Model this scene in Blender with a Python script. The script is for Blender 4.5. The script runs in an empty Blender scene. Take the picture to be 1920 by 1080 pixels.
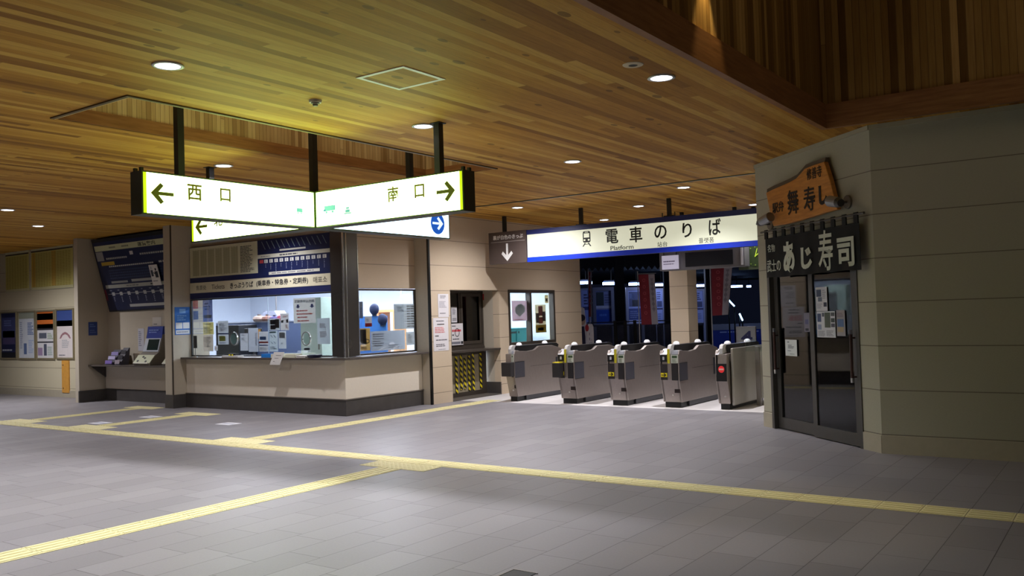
import bpy, bmesh, math, random
from mathutils import Vector, Matrix
random.seed(7)
SC = bpy.context.scene
COL = SC.collection
PI = math.pi

# ------------------------------------------------------------------ camera, world, exposure
FOC = 1663.8                       # focal length in pixels of a 1920 wide frame
YAW, PITCH, ROLL = [math.radians(a) for a in (35.224, 1.732, -1.739)]
EYE = Vector((0, 0, 1.54))
_f = Vector((-math.sin(YAW)*math.cos(PITCH), math.cos(YAW)*math.cos(PITCH), math.sin(PITCH)))
_r0 = Vector((math.cos(YAW), math.sin(YAW), 0)); _u0 = _r0.cross(_f)
_r = _r0*math.cos(ROLL) + _u0*math.sin(ROLL)
_u = -_r0*math.sin(ROLL) + _u0*math.cos(ROLL)
cd = bpy.data.cameras.new('camera'); cam = bpy.data.objects.new('camera', cd); COL.objects.link(cam)
cd.sensor_width = 36; cd.lens = FOC*36/1920; cd.clip_start = .05; cd.clip_end = 300
m3 = Matrix((_r, _u, -_f)).transposed()
cam.matrix_world = Matrix.Translation(EYE) @ m3.to_4x4()
SC.camera = cam

world = bpy.data.worlds.new('night'); SC.world = world; world.use_nodes = True
world.node_tree.nodes['Background'].inputs[0].default_value = (.10, .13, .30, 1)
world.node_tree.nodes['Background'].inputs[1].default_value = .03

SC.view_settings.view_transform = 'Standard'; SC.view_settings.look = 'None'
SC.view_settings.gamma = 1; SC.view_settings.use_curve_mapping = False
SC.view_settings.exposure = 0.0
SC.cycles.use_denoising = True
SC.cycles.max_bounces = 7; SC.cycles.diffuse_bounces = 4; SC.cycles.sample_clamp_indirect = 6
SC.cycles.transparent_max_bounces = 12

CEIL = 3.4
# intensity of each recessed downlight: (x, y, watts)
LIGHTS = [(-5.60, 3.75, 390), (-3.04, 6.46, 85), (-5.60, 6.52, 400), (-8.72, 6.55, 380), (-5.60, 9.30, 270), (-8.72, 9.30, 260), (-11.8, 9.30, 260),
          (-14.2, 6.68, 130), (-16.1, 8.1, 120), (-19.2, 8.1, 620), (-8.73, 12.6, 420), (-5.58, 12.5, 400), (-7.16, 14.1, 200),  # the far left lamp is unseen, added to brighten the poster wall
          (-8.73, 15.65, 140), (-5.6, 15.57, 110), (-3.1, 3.72, 60),
          (-8.72, 3.75, 380), (-11.8, 3.75, 330), (-5.60, .97, 200), (-8.72, .97, 200)]  # unseen downlights, added so more bounce light reaches the ceiling
WIDE = {(-19.2, 8.1), (-14.2, 6.68), (-8.73, 12.6), (-8.72, 9.30)}
LIGHT_COL = (.97, .95, 1.0)
def lamp(name, kind, loc, power, col, **kw):
    l = bpy.data.lights.new(name, kind); l.energy = power; l.color = col
    for k, v in kw.items(): setattr(l, k, v)
    o = bpy.data.objects.new(name, l); COL.objects.link(o); o.location = loc
    return o
for (x, y, w) in LIGHTS:
    lamp('downlight_beam', 'SPOT', (x, y, CEIL-.03), w, LIGHT_COL, spot_size=math.radians(160 if (x, y) in WIDE else 132), spot_blend=1, shadow_soft_size=.035)
# strip light in the ticket office; wall lamp and added fill in the roof well
o = lamp('office_ceiling_light', 'AREA', (-15.6, 13.9, 2.66), 900, (.80, .86, 1), shape='RECTANGLE', size=6.5, size_y=2.6)
o = lamp('office_side_light', 'AREA', (-11.9, 13.6, 2.66), 300, (.78, .88, 1), shape='RECTANGLE', size=1.6, size_y=3.5)
lamp('well_wall_beam', 'SPOT', (-2.545, 6.40, 4.32), 65, (1, .78, .38), spot_size=math.radians(46), spot_blend=.6, shadow_soft_size=.02)
lamp('well_top_fill', 'AREA', (0.2, 6.2, 6.9), 26, (1, .80, .52), shape='RECTANGLE', size=2.5, size_y=4)  # unseen fill, added to brighten the dark well walls

# ------------------------------------------------------------------ helpers
def srgb(r, g, b):
    f = lambda c: (c/255/12.92) if c/255 <= .04045 else ((c/255+.055)/1.055)**2.4
    return (f(r), f(g), f(b))
def ray(px, py):
    return _f + _r*((px-960)/FOC) - _u*((py-540)/FOC)
def at(px, py, x=None, y=None, z=None):
    d = ray(px, py)
    t = (z-EYE.z)/d.z if z is not None else (x-EYE.x)/d.x if x is not None else (y-EYE.y)/d.y
    return EYE + d*t
class Plane:
    """a wall plane: o origin, u to the viewer's right, v up, n towards the viewer"""
    def __init__(s, o, u, v=(0, 0, 1)):
        s.o = Vector(o); s.u = Vector(u).normalized(); s.v = Vector(v).normalized(); s.n = s.u.cross(s.v)
    def pt(s, u, v, d=0): return s.o + s.u*u + s.v*v + s.n*d
    def px(s, px, py, d=0):
        r = ray(px, py); o = s.o + s.n*d
        t = (o-EYE).dot(s.n)/r.dot(s.n); p = EYE + r*t - o
        return p.dot(s.u), p.dot(s.v)
    def rect(s, tl, br):
        a = s.px(*tl); b = s.px(*br)
        return a[0], b[0], b[1], a[1]
def FY(y): return Plane((0, y, 0), (1, 0, 0))          # faces the hall, y = const
def FX(x): return Plane((x, 0, 0), (0, 1, 0))          # faces +x
XYZ = Plane((0, 0, 0), (1, 0, 0), (0, 1, 0))           # floor plan: n is up

class MB:
    def __init__(s): s.v = []; s.f = []
    def add(s, vs, fs):
        k = len(s.v); s.v += [Vector(p) for p in vs]; s.f += [[i+k for i in f] for f in fs]; return s
    def box(s, x0, x1, y0, y1, z0, z1):
        vs = [(x, y, z) for z in (z0, z1) for y in (y0, y1) for x in (x0, x1)]
        return s.add(vs, [(0,2,3,1),(4,5,7,6),(0,1,5,4),(2,6,7,3),(0,4,6,2),(1,3,7,5)])
    def pbox(s, pl, u0, u1, v0, v1, d0, d1):
        vs = [pl.pt(u, v, d) for d in (d0, d1) for v in (v0, v1) for u in (u0, u1)]
        return s.add(vs, [(0,2,3,1),(4,5,7,6),(0,1,5,4),(2,6,7,3),(0,4,6,2),(1,3,7,5)])
    def prism(s, pl, poly, d0, d1):
        n = len(poly); vs = [pl.pt(u, v, d0) for u, v in poly] + [pl.pt(u, v, d1) for u, v in poly]
        fs = [tuple(range(n-1, -1, -1)), tuple(range(n, 2*n))] + [(i, (i+1) % n, n+(i+1) % n, n+i) for i in range(n)]
        return s.add(vs, fs)
    def disc(s, pl, u, v, ru, rv, d0, d1, n=24):
        return s.prism(pl, [(u+ru*math.cos(2*PI*i/n), v+rv*math.sin(2*PI*i/n)) for i in range(n)], d0, d1)
    def ring(s, pl, u, v, ru, rv, w, d0, d1, n=28):
        vs = []; fs = []
        for i in range(n):
            c, q = math.cos(2*PI*i/n), math.sin(2*PI*i/n)
            vs += [pl.pt(u+ru*c, v+rv*q, d0), pl.pt(u+ru*c, v+rv*q, d1), pl.pt(u+(ru-w)*c, v+(rv-w)*q, d1), pl.pt(u+(ru-w)*c, v+(rv-w)*q, d0)]
        for i in range(n):
            a, b = 4*i, 4*((i+1) % n)
            for k in range(4): fs.append((a+k, b+k, b+(k+1) % 4, a+(k+1) % 4))
        return s.add(vs, fs)
    def tube(s, a, b, r0, r1=None, n=12):
        a, b = Vector(a), Vector(b); r1 = r0 if r1 is None else r1
        w = (b-a).normalized(); e = w.orthogonal().normalized(); g = w.cross(e)
        vs = [p+(e*math.cos(2*PI*i/n)+g*math.sin(2*PI*i/n))*r for p, r in ((a, r0), (b, r1)) for i in range(n)]
        fs = [tuple(range(n-1, -1, -1)), tuple(range(n, 2*n))] + [(i, (i+1) % n, n+(i+1) % n, n+i) for i in range(n)]
        return s.add(vs, fs)
    def lathe(s, c, prof, n=24, up=(0, 0, 1)):
        c = Vector(c); w = Vector(up).normalized(); e = w.orthogonal().normalized(); g = w.cross(e)
        vs = []; fs = []; m = len(prof)
        for i in range(n):
            q = e*math.cos(2*PI*i/n)+g*math.sin(2*PI*i/n)
            vs += [c+q*r+w*h for r, h in prof]
        for i in range(n):
            for j in range(m-1):
                fs.append((i*m+j, ((i+1) % n)*m+j, ((i+1) % n)*m+j+1, i*m+j+1))
        return s.add(vs, fs)
    def lines(s, pl, u0, u1, v0, v1, rows, d0, d1, fill=.55, jit=True, word=6):
        """rows of short dashes standing for print too small to read"""
        h = (v1-v0)/rows
        for i in range(rows):
            a = u0; end = u0+(u1-u0)*(random.uniform(.6, 1) if jit else 1)
            while a < end-1e-6:
                w = (u1-u0)*random.uniform(.5, 1.5)/word; b = min(a+w, end)
                s.pbox(pl, a, b-.15*w if b-.15*w > a else b, v1-h*(i+.5)-h*fill/2, v1-h*(i+.5)+h*fill/2, d0, d1)
                a += w
        return s
    def text(s, pl, body, cu, cv, h=None, w=None, d=.002, bold=0, th=.002, rot=0):
        vs, fs = glyphs(body, bold)
        x0 = min(p[0] for p in vs); x1 = max(p[0] for p in vs); y0 = min(p[1] for p in vs); y1 = max(p[1] for p in vs)
        ky = (h/(y1-y0)) if h else (w/(x1-x0)); kx = (w/(x1-x0)) if w else ky
        cr, sr = math.cos(rot), math.sin(rot); out = []
        for p in vs:
            a, b = (p[0]-(x0+x1)/2)*kx, (p[1]-(y0+y1)/2)*ky
            out.append(pl.pt(cu+a*cr-b*sr, cv+a*sr+b*cr, d+(th if p[2] > 0 else 0)))
        return s.add(out, fs)
    def bounds(s):
        return [min(p[i] for p in s.v) for i in range(3)], [max(p[i] for p in s.v) for i in range(3)]

_gl = {}
def glyphs(body, bold):
    key = (body, bold)
    if key not in _gl:
        c = bpy.data.curves.new('glyphs', 'FONT'); c.body = body; c.size = 1; c.extrude = .01; c.resolution_u = 3; c.offset = bold
        o = bpy.data.objects.new('glyphs', c); COL.objects.link(o); bpy.context.view_layer.update()
        ev = o.evaluated_get(bpy.context.evaluated_depsgraph_get()); me = ev.to_mesh()
        _gl[key] = ([tuple(v.co) for v in me.vertices], [tuple(p.vertices) for p in me.polygons])
        ev.to_mesh_clear(); bpy.data.objects.remove(o); bpy.data.curves.remove(c)
    return _gl[key]

def mesh_obj(name, mb, mat, parent=None, base=None, bevel=0, smooth=False):
    base = Vector(base) if base is not None else Vector((0, 0, 0))
    me = bpy.data.meshes.new(name); me.from_pydata([tuple(p-base) for p in mb.v], [], mb.f); me.validate(); me.update()
    bm = bmesh.new(); bm.from_mesh(me); bmesh.ops.recalc_face_normals(bm, faces=bm.faces); bm.to_mesh(me); bm.free()
    if mat: me.materials.append(mat)
    if smooth:
        for p in me.polygons: p.use_smooth = True
    o = bpy.data.objects.new(name, me); COL.objects.link(o)
    if parent is not None: o.parent = parent
    else: o.location = base
    if bevel:
        b = o.modifiers.new('bevel', 'BEVEL'); b.width = bevel; b.segments = 2; b.limit_method = 'ANGLE'; b.angle_limit = math.radians(40)
    return o
def tag(o, label, cat, group=None):
    o['label'] = label; o['category'] = cat
    if group: o['group'] = group
    return o
class Thing:
    def __init__(s, name, label, cat, base, group=None):
        s.base = Vector(base); s.o = bpy.data.objects.new(name, None); s.o.empty_display_size = .1
        COL.objects.link(s.o); s.o.location = s.base; tag(s.o, label, cat, group)
    def part(s, name, mb, mat, parent=None, bevel=0, smooth=False, label=None):
        o = mesh_obj(name, mb, mat, parent if parent is not None else s.o, s.base, bevel, smooth)
        if label: o['label'] = label
        return o
class Solid(Thing):
    """a thing whose root is a mesh; further parts hang under it"""
    def __init__(s, name, label, cat, mb, mat, group=None, bevel=0, smooth=False):
        lo, hi = mb.bounds(); s.base = Vector(((lo[0]+hi[0])/2, (lo[1]+hi[1])/2, lo[2]))
        s.o = mesh_obj(name, mb, mat, None, s.base, bevel, smooth); tag(s.o, label, cat, group)
def struct(name, mb, mat, parent=None, bevel=0):
    o = mesh_obj(name, mb, mat, parent, None, bevel)
    if parent is None: o['kind'] = 'structure'
    return o
def copy_tree(o, parent=None):
    c = o.copy(); COL.objects.link(c)
    if parent is not None: c.parent = parent
    for ch in list(o.children): copy_tree(ch, c)
    return c

# ------------------------------------------------------------------ materials (all procedural)
class NT:
    def __init__(s, name):
        s.m = bpy.data.materials.new(name); s.m.use_nodes = True; s.t = s.m.node_tree; s.b = s.t.nodes['Principled BSDF']
    def n(s, typ, **kw):
        x = s.t.nodes.new(typ)
        for k, v in kw.items(): setattr(x, k, v)
        return x
    def l(s, a, b): s.t.links.new(a, b)
    def math(s, op, a, b=None, c=None):
        x = s.n('ShaderNodeMath', operation=op)
        for i, q in enumerate((a, b, c)):
            if q is None: continue
            if isinstance(q, (int, float)): x.inputs[i].default_value = q
            else: s.l(q, x.inputs[i])
        return x.outputs[0]
    def mix(s, fac, a, b, blend='MIX'):
        x = s.n('ShaderNodeMix', data_type='RGBA', blend_type=blend)
        for i, q in ((0, fac), (6, a), (7, b)):
            if isinstance(q, (int, float)): x.inputs[i].default_value = q
            elif isinstance(q, tuple): x.inputs[i].default_value = q if len(q) == 4 else q+(1,)
            else: s.l(q, x.inputs[i])
        return x.outputs[2]
    def pos(s):
        g = s.n('ShaderNodeNewGeometry'); x = s.n('ShaderNodeSeparateXYZ'); s.l(g.outputs['Position'], x.inputs[0])
        return g.outputs['Position'], x.outputs
    def noise(s, vec, scale, detail=3, stretch=None, rough=.55):
        if stretch:
            mp = s.n('ShaderNodeMapping'); mp.inputs['Scale'].default_value = stretch; s.l(vec, mp.inputs[0]); vec = mp.outputs[0]
        x = s.n('ShaderNodeTexNoise'); x.inputs['Scale'].default_value = scale; x.inputs['Detail'].default_value = detail
        x.inputs['Roughness'].default_value = rough; s.l(vec, x.inputs['Vector']); return x.outputs[0]
    def ramp(s, fac, stops):
        x = s.n('ShaderNodeValToRGB'); e = x.color_ramp.elements
        while len(e) > 1: e.remove(e[-1])
        for i, (p, c) in enumerate(stops):
            k = e[0] if i == 0 else e.new(p); k.position = p; k.color = tuple(c)+(1,)
        s.l(fac, x.inputs[0]); return x.outputs[0]
    def cells(s, across, along, w, l, a0=0., gap=.03, gapl=None):
        """running boards / tiles: random value per board and a joint mask"""
        u = s.math('DIVIDE', s.math('SUBTRACT', across, a0), w); ci = s.math('FLOOR', u); fu = s.math('FRACT', u)
        wn = s.n('ShaderNodeTexWhiteNoise', noise_dimensions='1D'); s.l(ci, wn.inputs['W'])
        v = s.math('ADD', s.math('DIVIDE', along, l), s.math('MULTIPLY', wn.outputs[0], 7.31)); ri = s.math('FLOOR', v); fv = s.math('FRACT', v)
        cv = s.n('ShaderNodeCombineXYZ'); s.l(ci, cv.inputs[0]); s.l(ri, cv.inputs[1])
        w2 = s.n('ShaderNodeTexWhiteNoise', noise_dimensions='2D'); s.l(cv.outputs[0], w2.inputs['Vector'])
        j = s.math('MAXIMUM', s.math('LESS_THAN', fu, gap), s.math('LESS_THAN', fv, gapl if gapl is not None else gap*w/l))
        return w2.outputs[0], j, ci
    def bump(s, h, strength=.2, dist=.01):
        x = s.n('ShaderNodeBump'); x.inputs['Strength'].default_value = strength; x.inputs['Distance'].default_value = dist
        s.l(h, x.inputs['Height']); s.l(x.outputs[0], s.b.inputs['Normal'])
    def set(s, rough=.6, metal=0., spec=None, coat=None):
        s.b.inputs['Roughness'].default_value = rough; s.b.inputs['Metallic'].default_value = metal
        if spec is not None: s.b.inputs['Specular IOR Level'].default_value = spec
        return s

_mc = {}
def M(rgb, rough=.55, metal=0., var=.08, scale=14, bump=0., spec=None):
    """plain painted / printed surface with a little procedural unevenness; rgb is 0-255"""
    key = (tuple(rgb), rough, metal, var, scale, bump, spec)
    if key in _mc: return _mc[key]
    t = NT('paint_%d_%d_%d' % tuple(rgb)); t.set(rough, metal, spec); c = srgb(*rgb); p, _ = t.pos()
    nz = t.noise(p, scale)
    t.l(t.mix(nz, tuple(x*(1-var) for x in c), tuple(min(1, x*(1+var)) for x in c)), t.b.inputs['Base Color'])
    if bump: t.bump(nz, bump, .003)
    _mc[key] = t.m; return t.m
def EM(rgb, strength, rough=.5, lin=None):
    key = ('em', tuple(rgb), strength)
    if key in _mc: return _mc[key]
    t = NT('lit_panel'); t.set(rough); c = srgb(*rgb); p, _ = t.pos(); nz = t.noise(p, 3)
    col = t.mix(nz, tuple(x*.97 for x in c), tuple(min(1, x*1.03) for x in c))
    t.l(col, t.b.inputs['Emission Color']); t.b.inputs['Emission Strength'].default_value = strength
    t.b.inputs['Base Color'].default_value = tuple(x*.6 for x in c)+(1,)
    _mc[key] = t.m; return t.m
def glass(tint=(.93, .97, .97), refl=.9, name='pane_glass'):
    t = NT(name); nt = t.t; out = nt.nodes['Material Output']; nt.nodes.remove(t.b)
    tr = t.n('ShaderNodeBsdfTransparent'); gl = t.n('ShaderNodeBsdfGlossy'); gl.inputs['Roughness'].default_value = .03
    tr.inputs[0].default_value = tint+(1,); fr = t.n('ShaderNodeFresnel'); fr.inputs[0].default_value = 1.5
    p, _ = t.pos(); nz = t.noise(p, 1.5)
    mx = t.n('ShaderNodeMixShader'); t.l(t.math('MULTIPLY', fr.outputs[0], t.math('ADD', t.math('MULTIPLY', nz, .1), refl)), mx.inputs[0])
    t.l(tr.outputs[0], mx.inputs[1]); t.l(gl.outputs[0], mx.inputs[2]); t.l(mx.outputs[0], out.inputs[0]); return t.m

def wood_boards(name, across, along, w, l, stops, stretch, gap=.03, knots=True, rough=.6):
    t = NT(name); t.set(rough, spec=.1); p, xyz = t.pos(); rnd, j, ci = t.cells(xyz[across], xyz[along], w, l, gap=gap)
    base = t.ramp(rnd, stops)
    gr = t.noise(p, 9, 4, stretch); c = t.mix(t.math('MULTIPLY', gr, .55), base, (.25, .13, .05), 'MULTIPLY')
    big = t.noise(p, .9, 2, stretch); c = t.mix(t.math('MULTIPLY', big, .35), c, (.75, .62, .45), 'MULTIPLY')
    if knots:
        vo = t.n('ShaderNodeTexVoronoi'); vo.inputs['Scale'].default_value = 3.2
        mp = t.n('ShaderNodeMapping'); mp.inputs['Scale'].default_value = (1.6, .8, 1); t.l(p, mp.inputs[0]); t.l(mp.outputs[0], vo.inputs['Vector'])
        k = t.math('LESS_THAN', vo.outputs['Distance'], t.math('MULTIPLY', vo.outputs['Color'], .19))
        sp = t.math('MULTIPLY', k, .6)
        c = t.mix(sp, c, (.10, .05, .02))
    c = t.mix(t.math('MULTIPLY', j, .55), c, (.04, .02, .01))
    t.l(c, t.b.inputs['Base Color']); t.bump(t.math('MULTIPLY', j, -1), .25, .004)
    return t.m
PLK = [(0, srgb(146, 100, 44)), (.25, srgb(188, 138, 58)), (.65, srgb(206, 156, 68)), (1, srgb(226, 184, 94))]
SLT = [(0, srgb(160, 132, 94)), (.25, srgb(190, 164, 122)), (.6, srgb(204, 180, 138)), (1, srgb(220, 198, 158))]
m_ceil = wood_boards('cedar_ceiling_boards', 0, 1, .085, 3.2, PLK, (6, .5, 6))
m_slat_y = wood_boards('cedar_slats_along', 1, 2, .05, 9, SLT, (6, 6, .4), gap=.1, knots=False)
m_slat_x = wood_boards('cedar_slats_across', 0, 2, .05, 9, SLT, (6, 6, .4), gap=.1, knots=False)
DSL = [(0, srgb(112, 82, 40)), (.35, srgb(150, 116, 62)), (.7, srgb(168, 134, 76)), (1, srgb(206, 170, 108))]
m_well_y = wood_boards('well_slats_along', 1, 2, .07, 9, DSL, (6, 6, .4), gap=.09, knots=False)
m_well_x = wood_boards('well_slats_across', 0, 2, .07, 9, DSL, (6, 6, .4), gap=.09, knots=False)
def band_wood():
    t = NT('smooth_wood_fascia'); t.set(.5, spec=.25); p, _ = t.pos(); nz = t.noise(p, 5, 4, (.6, .6, 8))
    t.l(t.ramp(nz, [(.2, srgb(118, 78, 46)), (.8, srgb(160, 112, 70))]), t.b.inputs['Base Color']); return t.m
m_band = band_wood()
def tiles():
    t = NT('stone_floor_tiles'); p, xyz = t.pos()
    rnd, j, ci = t.cells(xyz[0], xyz[1], .303, .606, a0=-1.993, gap=.016, gapl=.008)
    c = t.ramp(rnd, [(0, srgb(134, 132, 136)), (.5, srgb(139, 137, 141)), (1, srgb(145, 143, 147))])
    c = t.mix(t.math('MULTIPLY', t.noise(p, 60, 4), .35), c, (.55, .52, .5), 'MULTIPLY')
    c = t.mix(t.math('MULTIPLY', t.noise(p, .8, 3), .3), c, (.72, .68, .68), 'MULTIPLY')
    c = t.mix(t.math('MULTIPLY', j, .9), c, (.05, .045, .05))
    t.l(c, t.b.inputs['Base Color']); t.set(.5, spec=.3); t.bump(t.math('MULTIPLY', j, -1), .2, .003)
    t.b.inputs['Roughness'].default_value = .46; return t.m
m_floor = tiles()
def panels(name, rgb, off=.19, course=.4545):
    t = NT(name); t.set(.7, spec=.2); p, xyz = t.pos()
    v = t.math('DIVIDE', t.math('SUBTRACT', xyz[2], off), course); fv = t.math('FRACT', v)
    j = t.math('LESS_THAN', fv, .022)
    c = srgb(*rgb); nz = t.noise(p, 40, 4, (1, 1, 6)); big = t.noise(p, .7, 2)
    k = t.mix(nz, tuple(x*.88 for x in c), tuple(min(1, x*1.08) for x in c))
    k = t.mix(t.math('MULTIPLY', big, .2), k, (.8, .76, .7), 'MULTIPLY')
    k = t.mix(t.math('MULTIPLY', j, .65), k, (.08, .06, .05))
    t.l(k, t.b.inputs['Base Color']); t.bump(t.math('MULTIPLY', j, -1), .3, .006); return t.m
m_wall = panels('beige_siding', (207, 189, 164))
m_shop = panels('pale_siding', (178, 175, 156))
m_plain = M((186, 176, 158), .75, var=.05, scale=30)
m_cream = M((226, 216, 200), .7, var=.04, scale=30)
def steel(name='brushed_steel', rgb=(150, 144, 140), rough=.34, st=(1, 1, 30)):
    t = NT(name); t.set(rough, .85); p, _ = t.pos(); nz = t.noise(p, 12, 4, st); c = srgb(*rgb)
    t.l(t.mix(nz, tuple(x*.82 for x in c), tuple(min(1, x*1.1) for x in c)), t.b.inputs['Base Color'])
    sm = t.noise(p, 1.3, 2); t.l(t.math('ADD', t.math('MULTIPLY', sm, .2), rough-.1), t.b.inputs['Roughness']); return t.m
m_steel = steel(); m_gate = steel('gate_steel', (168, 158, 152), .42, (8, 8, 1)); m_chrome = steel('bright_chrome', (225, 225, 225), .16)
m_shelf = steel('worktop_stone', (92, 84, 78), .35); m_shelf.node_tree.nodes['Principled BSDF'].inputs['Metallic'].default_value = .1
m_kick = M((74, 70, 68), .35, var=.25, scale=6, spec=.5)
m_dark = M((30, 29, 30), .5); m_black = M((14, 14, 16), .4); m_bronze = M((74, 66, 58), .45, .3)
m_post = M((34, 33, 30), .5, .2); m_navy = M((26, 34, 82), .45); m_white = M((232, 232, 230), .55); m_paper = M((226, 224, 222), .7, var=.03)
m_ink = M((38, 38, 44), .7); m_greyink = M((120, 118, 122), .7); m_red = M((196, 40, 40), .6); m_blue = M((26, 84, 190), .55)
m_yellow = M((216, 208, 158), .6, var=.06, scale=30); m_sign_yellow = M((222, 206, 20), .5)
def TP(rgb):
    key = ('paper', tuple(rgb))
    if key in _mc: return _mc[key]
    t = NT('thin_paper'); t.set(.7); c = srgb(*rgb); p, _ = t.pos(); nz = t.noise(p, 20)
    col = t.mix(nz, tuple(x*.96 for x in c), tuple(min(1, x*1.03) for x in c)); t.l(col, t.b.inputs['Base Color'])
    tl = t.n('ShaderNodeBsdfTranslucent'); t.l(t.mix(.55, col, (1., 1., 1.)), tl.inputs[0]); mx = t.n('ShaderNodeMixShader'); mx.inputs[0].default_value = .45
    t.l(t.b.outputs[0], mx.inputs[1]); t.l(tl.outputs[0], mx.inputs[2]); t.l(mx.outputs[0], t.t.nodes['Material Output'].inputs[0])
    _mc[key] = t.m; return t.m
m_glass = glass(); m_dglass = glass((.55, .6, .6), 1.0, 'tinted_door_glass'); m_bglass = glass((.97, .985, .985), .4, 'office_glass')

# ------------------------------------------------------------------ floor
struct('floor', MB().box(-30, 8, -4, 12.74, -.12, 0), m_floor)
def conc():
    t = NT('pale_concrete'); t.set(.5, spec=.3); p, _ = t.pos(); nz = t.noise(p, 5, 5)
    t.l(t.mix(nz, srgb(196, 192, 190), srgb(222, 218, 216)), t.b.inputs['Base Color']); return t.m
struct('floor_gate', MB().box(-30, 8, 12.74, 19.5, -.12, -.001), conc())
struct('ground', MB().box(-60, 60, 19.5, 90, -.5, -.2), M((40, 42, 48), .8, var=.3, scale=2))

# ------------------------------------------------------------------ ceiling and its two wells
SX0, SX1, SY0, SY1 = -7.76, -6.59, 4.05, 9.06
RX0, RY1 = -2.62, 9.51
mb = MB()
mb.box(-30, SX0, -4, 17.15, CEIL, CEIL+.12); mb.box(SX0, SX1, -4, SY0, CEIL, CEIL+.12); mb.box(SX0, SX1, SY1, 17.15, CEIL, CEIL+.12)
mb.box(SX1, RX0, -4, 17.15, CEIL, CEIL+.12); mb.box(RX0, 8, RY1, 17.15, CEIL, CEIL+.12)
struct('ceiling', mb, m_ceil)
struct('trim_1', MB().pbox(FX(SX0), SY0, SY1, CEIL, CEIL+.125, -.02, .012).pbox(FY(SY1), SX0, SX1, CEIL, CEIL+.125, -.02, .012)
       .box(SX1-.012, SX1+.02, SY0, SY1, CEIL+.005, CEIL+.125).box(SX0, SX1, SY0-.02, SY0+.012, CEIL+.005, CEIL+.125), m_band)
struct('wall_slot', MB().box(SX0-.05, SX0, SY0, SY1, CEIL+.12, 5.0).box(SX1, SX1+.05, SY0, SY1, CEIL+.12, 5.0), m_slat_y)
struct('wall_slot_end', MB().box(SX0, SX1, SY1, SY1+.05, CEIL+.12, 5.0).box(SX0, SX1, SY0-.05, SY0, CEIL+.12, 5.0), m_slat_x)
struct('ceiling_slot', MB().box(SX0-.05, SX1+.05, SY0-.05, SY1+.05, 5.0, 5.05), m_band)
# dark bead round the slot edge
struct('trim_2', MB().box(SX1-.004, SX1+.03, SY0-.03, SY1, CEIL-.012, CEIL+.004).box(SX0, SX1, SY0-.03, SY0+.004, CEIL-.012, CEIL+.004), M((84, 62, 36), .6))
struct('trim_3', MB().box(SX1-.016, SX1-.005, SY0, SY1, CEIL-.01, CEIL+.004).box(SX0, SX1, SY0+.005, SY0+.016, CEIL-.01, CEIL+.004), M((214, 186, 130), .5))
BAND = CEIL+.25
struct('trim_4', MB().box(RX0-.05, RX0+.014, -4, RY1-.014, CEIL-.005, BAND).box(RX0-.05, 8, RY1-.014, RY1+.05, CEIL-.005, BAND), m_band)
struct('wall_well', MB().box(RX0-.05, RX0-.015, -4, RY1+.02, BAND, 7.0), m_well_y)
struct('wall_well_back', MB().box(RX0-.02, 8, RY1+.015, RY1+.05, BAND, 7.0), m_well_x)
struct('ceiling_well', MB().box(RX0-.05, 8, -4, RY1+.05, 7.0, 7.05), m_band)
struct('trim_5', MB().box(-9.98, -4.06, 11.94, 11.98, CEIL-.012, CEIL+.004), M((84, 88, 78), .4, .5))

# ------------------------------------------------------------------ left: poster wall, fare alcove, wing walls
PY = 10.45
struct('wall_left', MB().box(-30, -18.07, PY, PY+.12, 0, CEIL), panels('poster_wall_siding', (200, 192, 165)))
struct('baseboard_left', MB().box(-30, -18.07, PY-.012, PY, 0, .16), M((170, 162, 142), .6))
struct('wall_alcove_side', MB().box(-18.07, -17.93, 9.81, PY+.15, 0, CEIL), m_plain)
struct('wall_alcove_back', MB().box(-17.93, -14.89, PY, PY+.12, 0, CEIL), m_plain)
struct('baseboard_alcove', MB().box(-17.93, -14.89, PY-.07, PY, 0, .24).box(-17.93, -17.9, 9.79, PY-.07, 0, .24), m_kick)
struct('wall_column', MB().box(-14.89, -14.655, 9.8, PY+.15, 0, CEIL), m_plain)
struct('baseboard_column', MB().box(-14.90, -14.642, 9.787, 10.06, 0, .25), m_kick)
struct('trim_6', MB().box(-14.668, -14.645, 9.79, 9.81, .25, CEIL), m_bronze)

# ------------------------------------------------------------------ ticket office shell
struct('wall_ticket', MB().box(-14.655, -10.83, 10.24, 10.36, 2.02, CEIL), m_plain)
struct('wall_ticket_side', MB().box(-10.7, -10.56, 10.52, 11.95, 2.06, CEIL), m_wall)
struct('wall_wing', MB().box(-10.56, -10.262, 11.95, 12.1, 0, CEIL), m_plain)
struct('trim_7', MB().box(-10.262, -10.222, 11.945, 11.985, 0, CEIL), m_black)
WX = -10.23
mb = MB()
for y0, y1, z0, z1 in ((11.99, 12.53, 0, CEIL), (12.53, 14.03, 2.03, CEIL), (14.03, 14.34, 0, CEIL), (14.34, 16.05, 0, .93), (14.34, 16.05, 2.04, CEIL), (16.05, 17.15, 0, CEIL)):
    mb.box(WX-.15, WX, y0, y1, z0, z1)
struct('wall_gate', mb, m_wall)
struct('wall_booth', MB().box(-10.75, WX-.15, 14.03, 14.15, 0, 2.1).box(-10.75, WX-.15, 12.40, 12.53, 0, 2.1).box(-10.75, WX-.15, 12.53, 14.03, 2.03, 2.1), m_plain)
struct('baseboard_booth', MB().box(-10.7, WX+.004, 14.005, 14.03, 0, .24), m_kick)
OX0, OY1 = -21.0, 16.6
m_off = M((216, 222, 232), .8, var=.03)
struct('wall_office_back', MB().box(OX0, WX-.15, OY1, OY1+.1, 0, 2.8), m_off)
struct('wall_office_left', MB().box(OX0-.1, OX0, 10.6, OY1, 0, 2.8), m_off)
struct('ceiling_office', MB().box(OX0, -10.75, 10.6, OY1, 2.72, 2.8), m_off)
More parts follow.
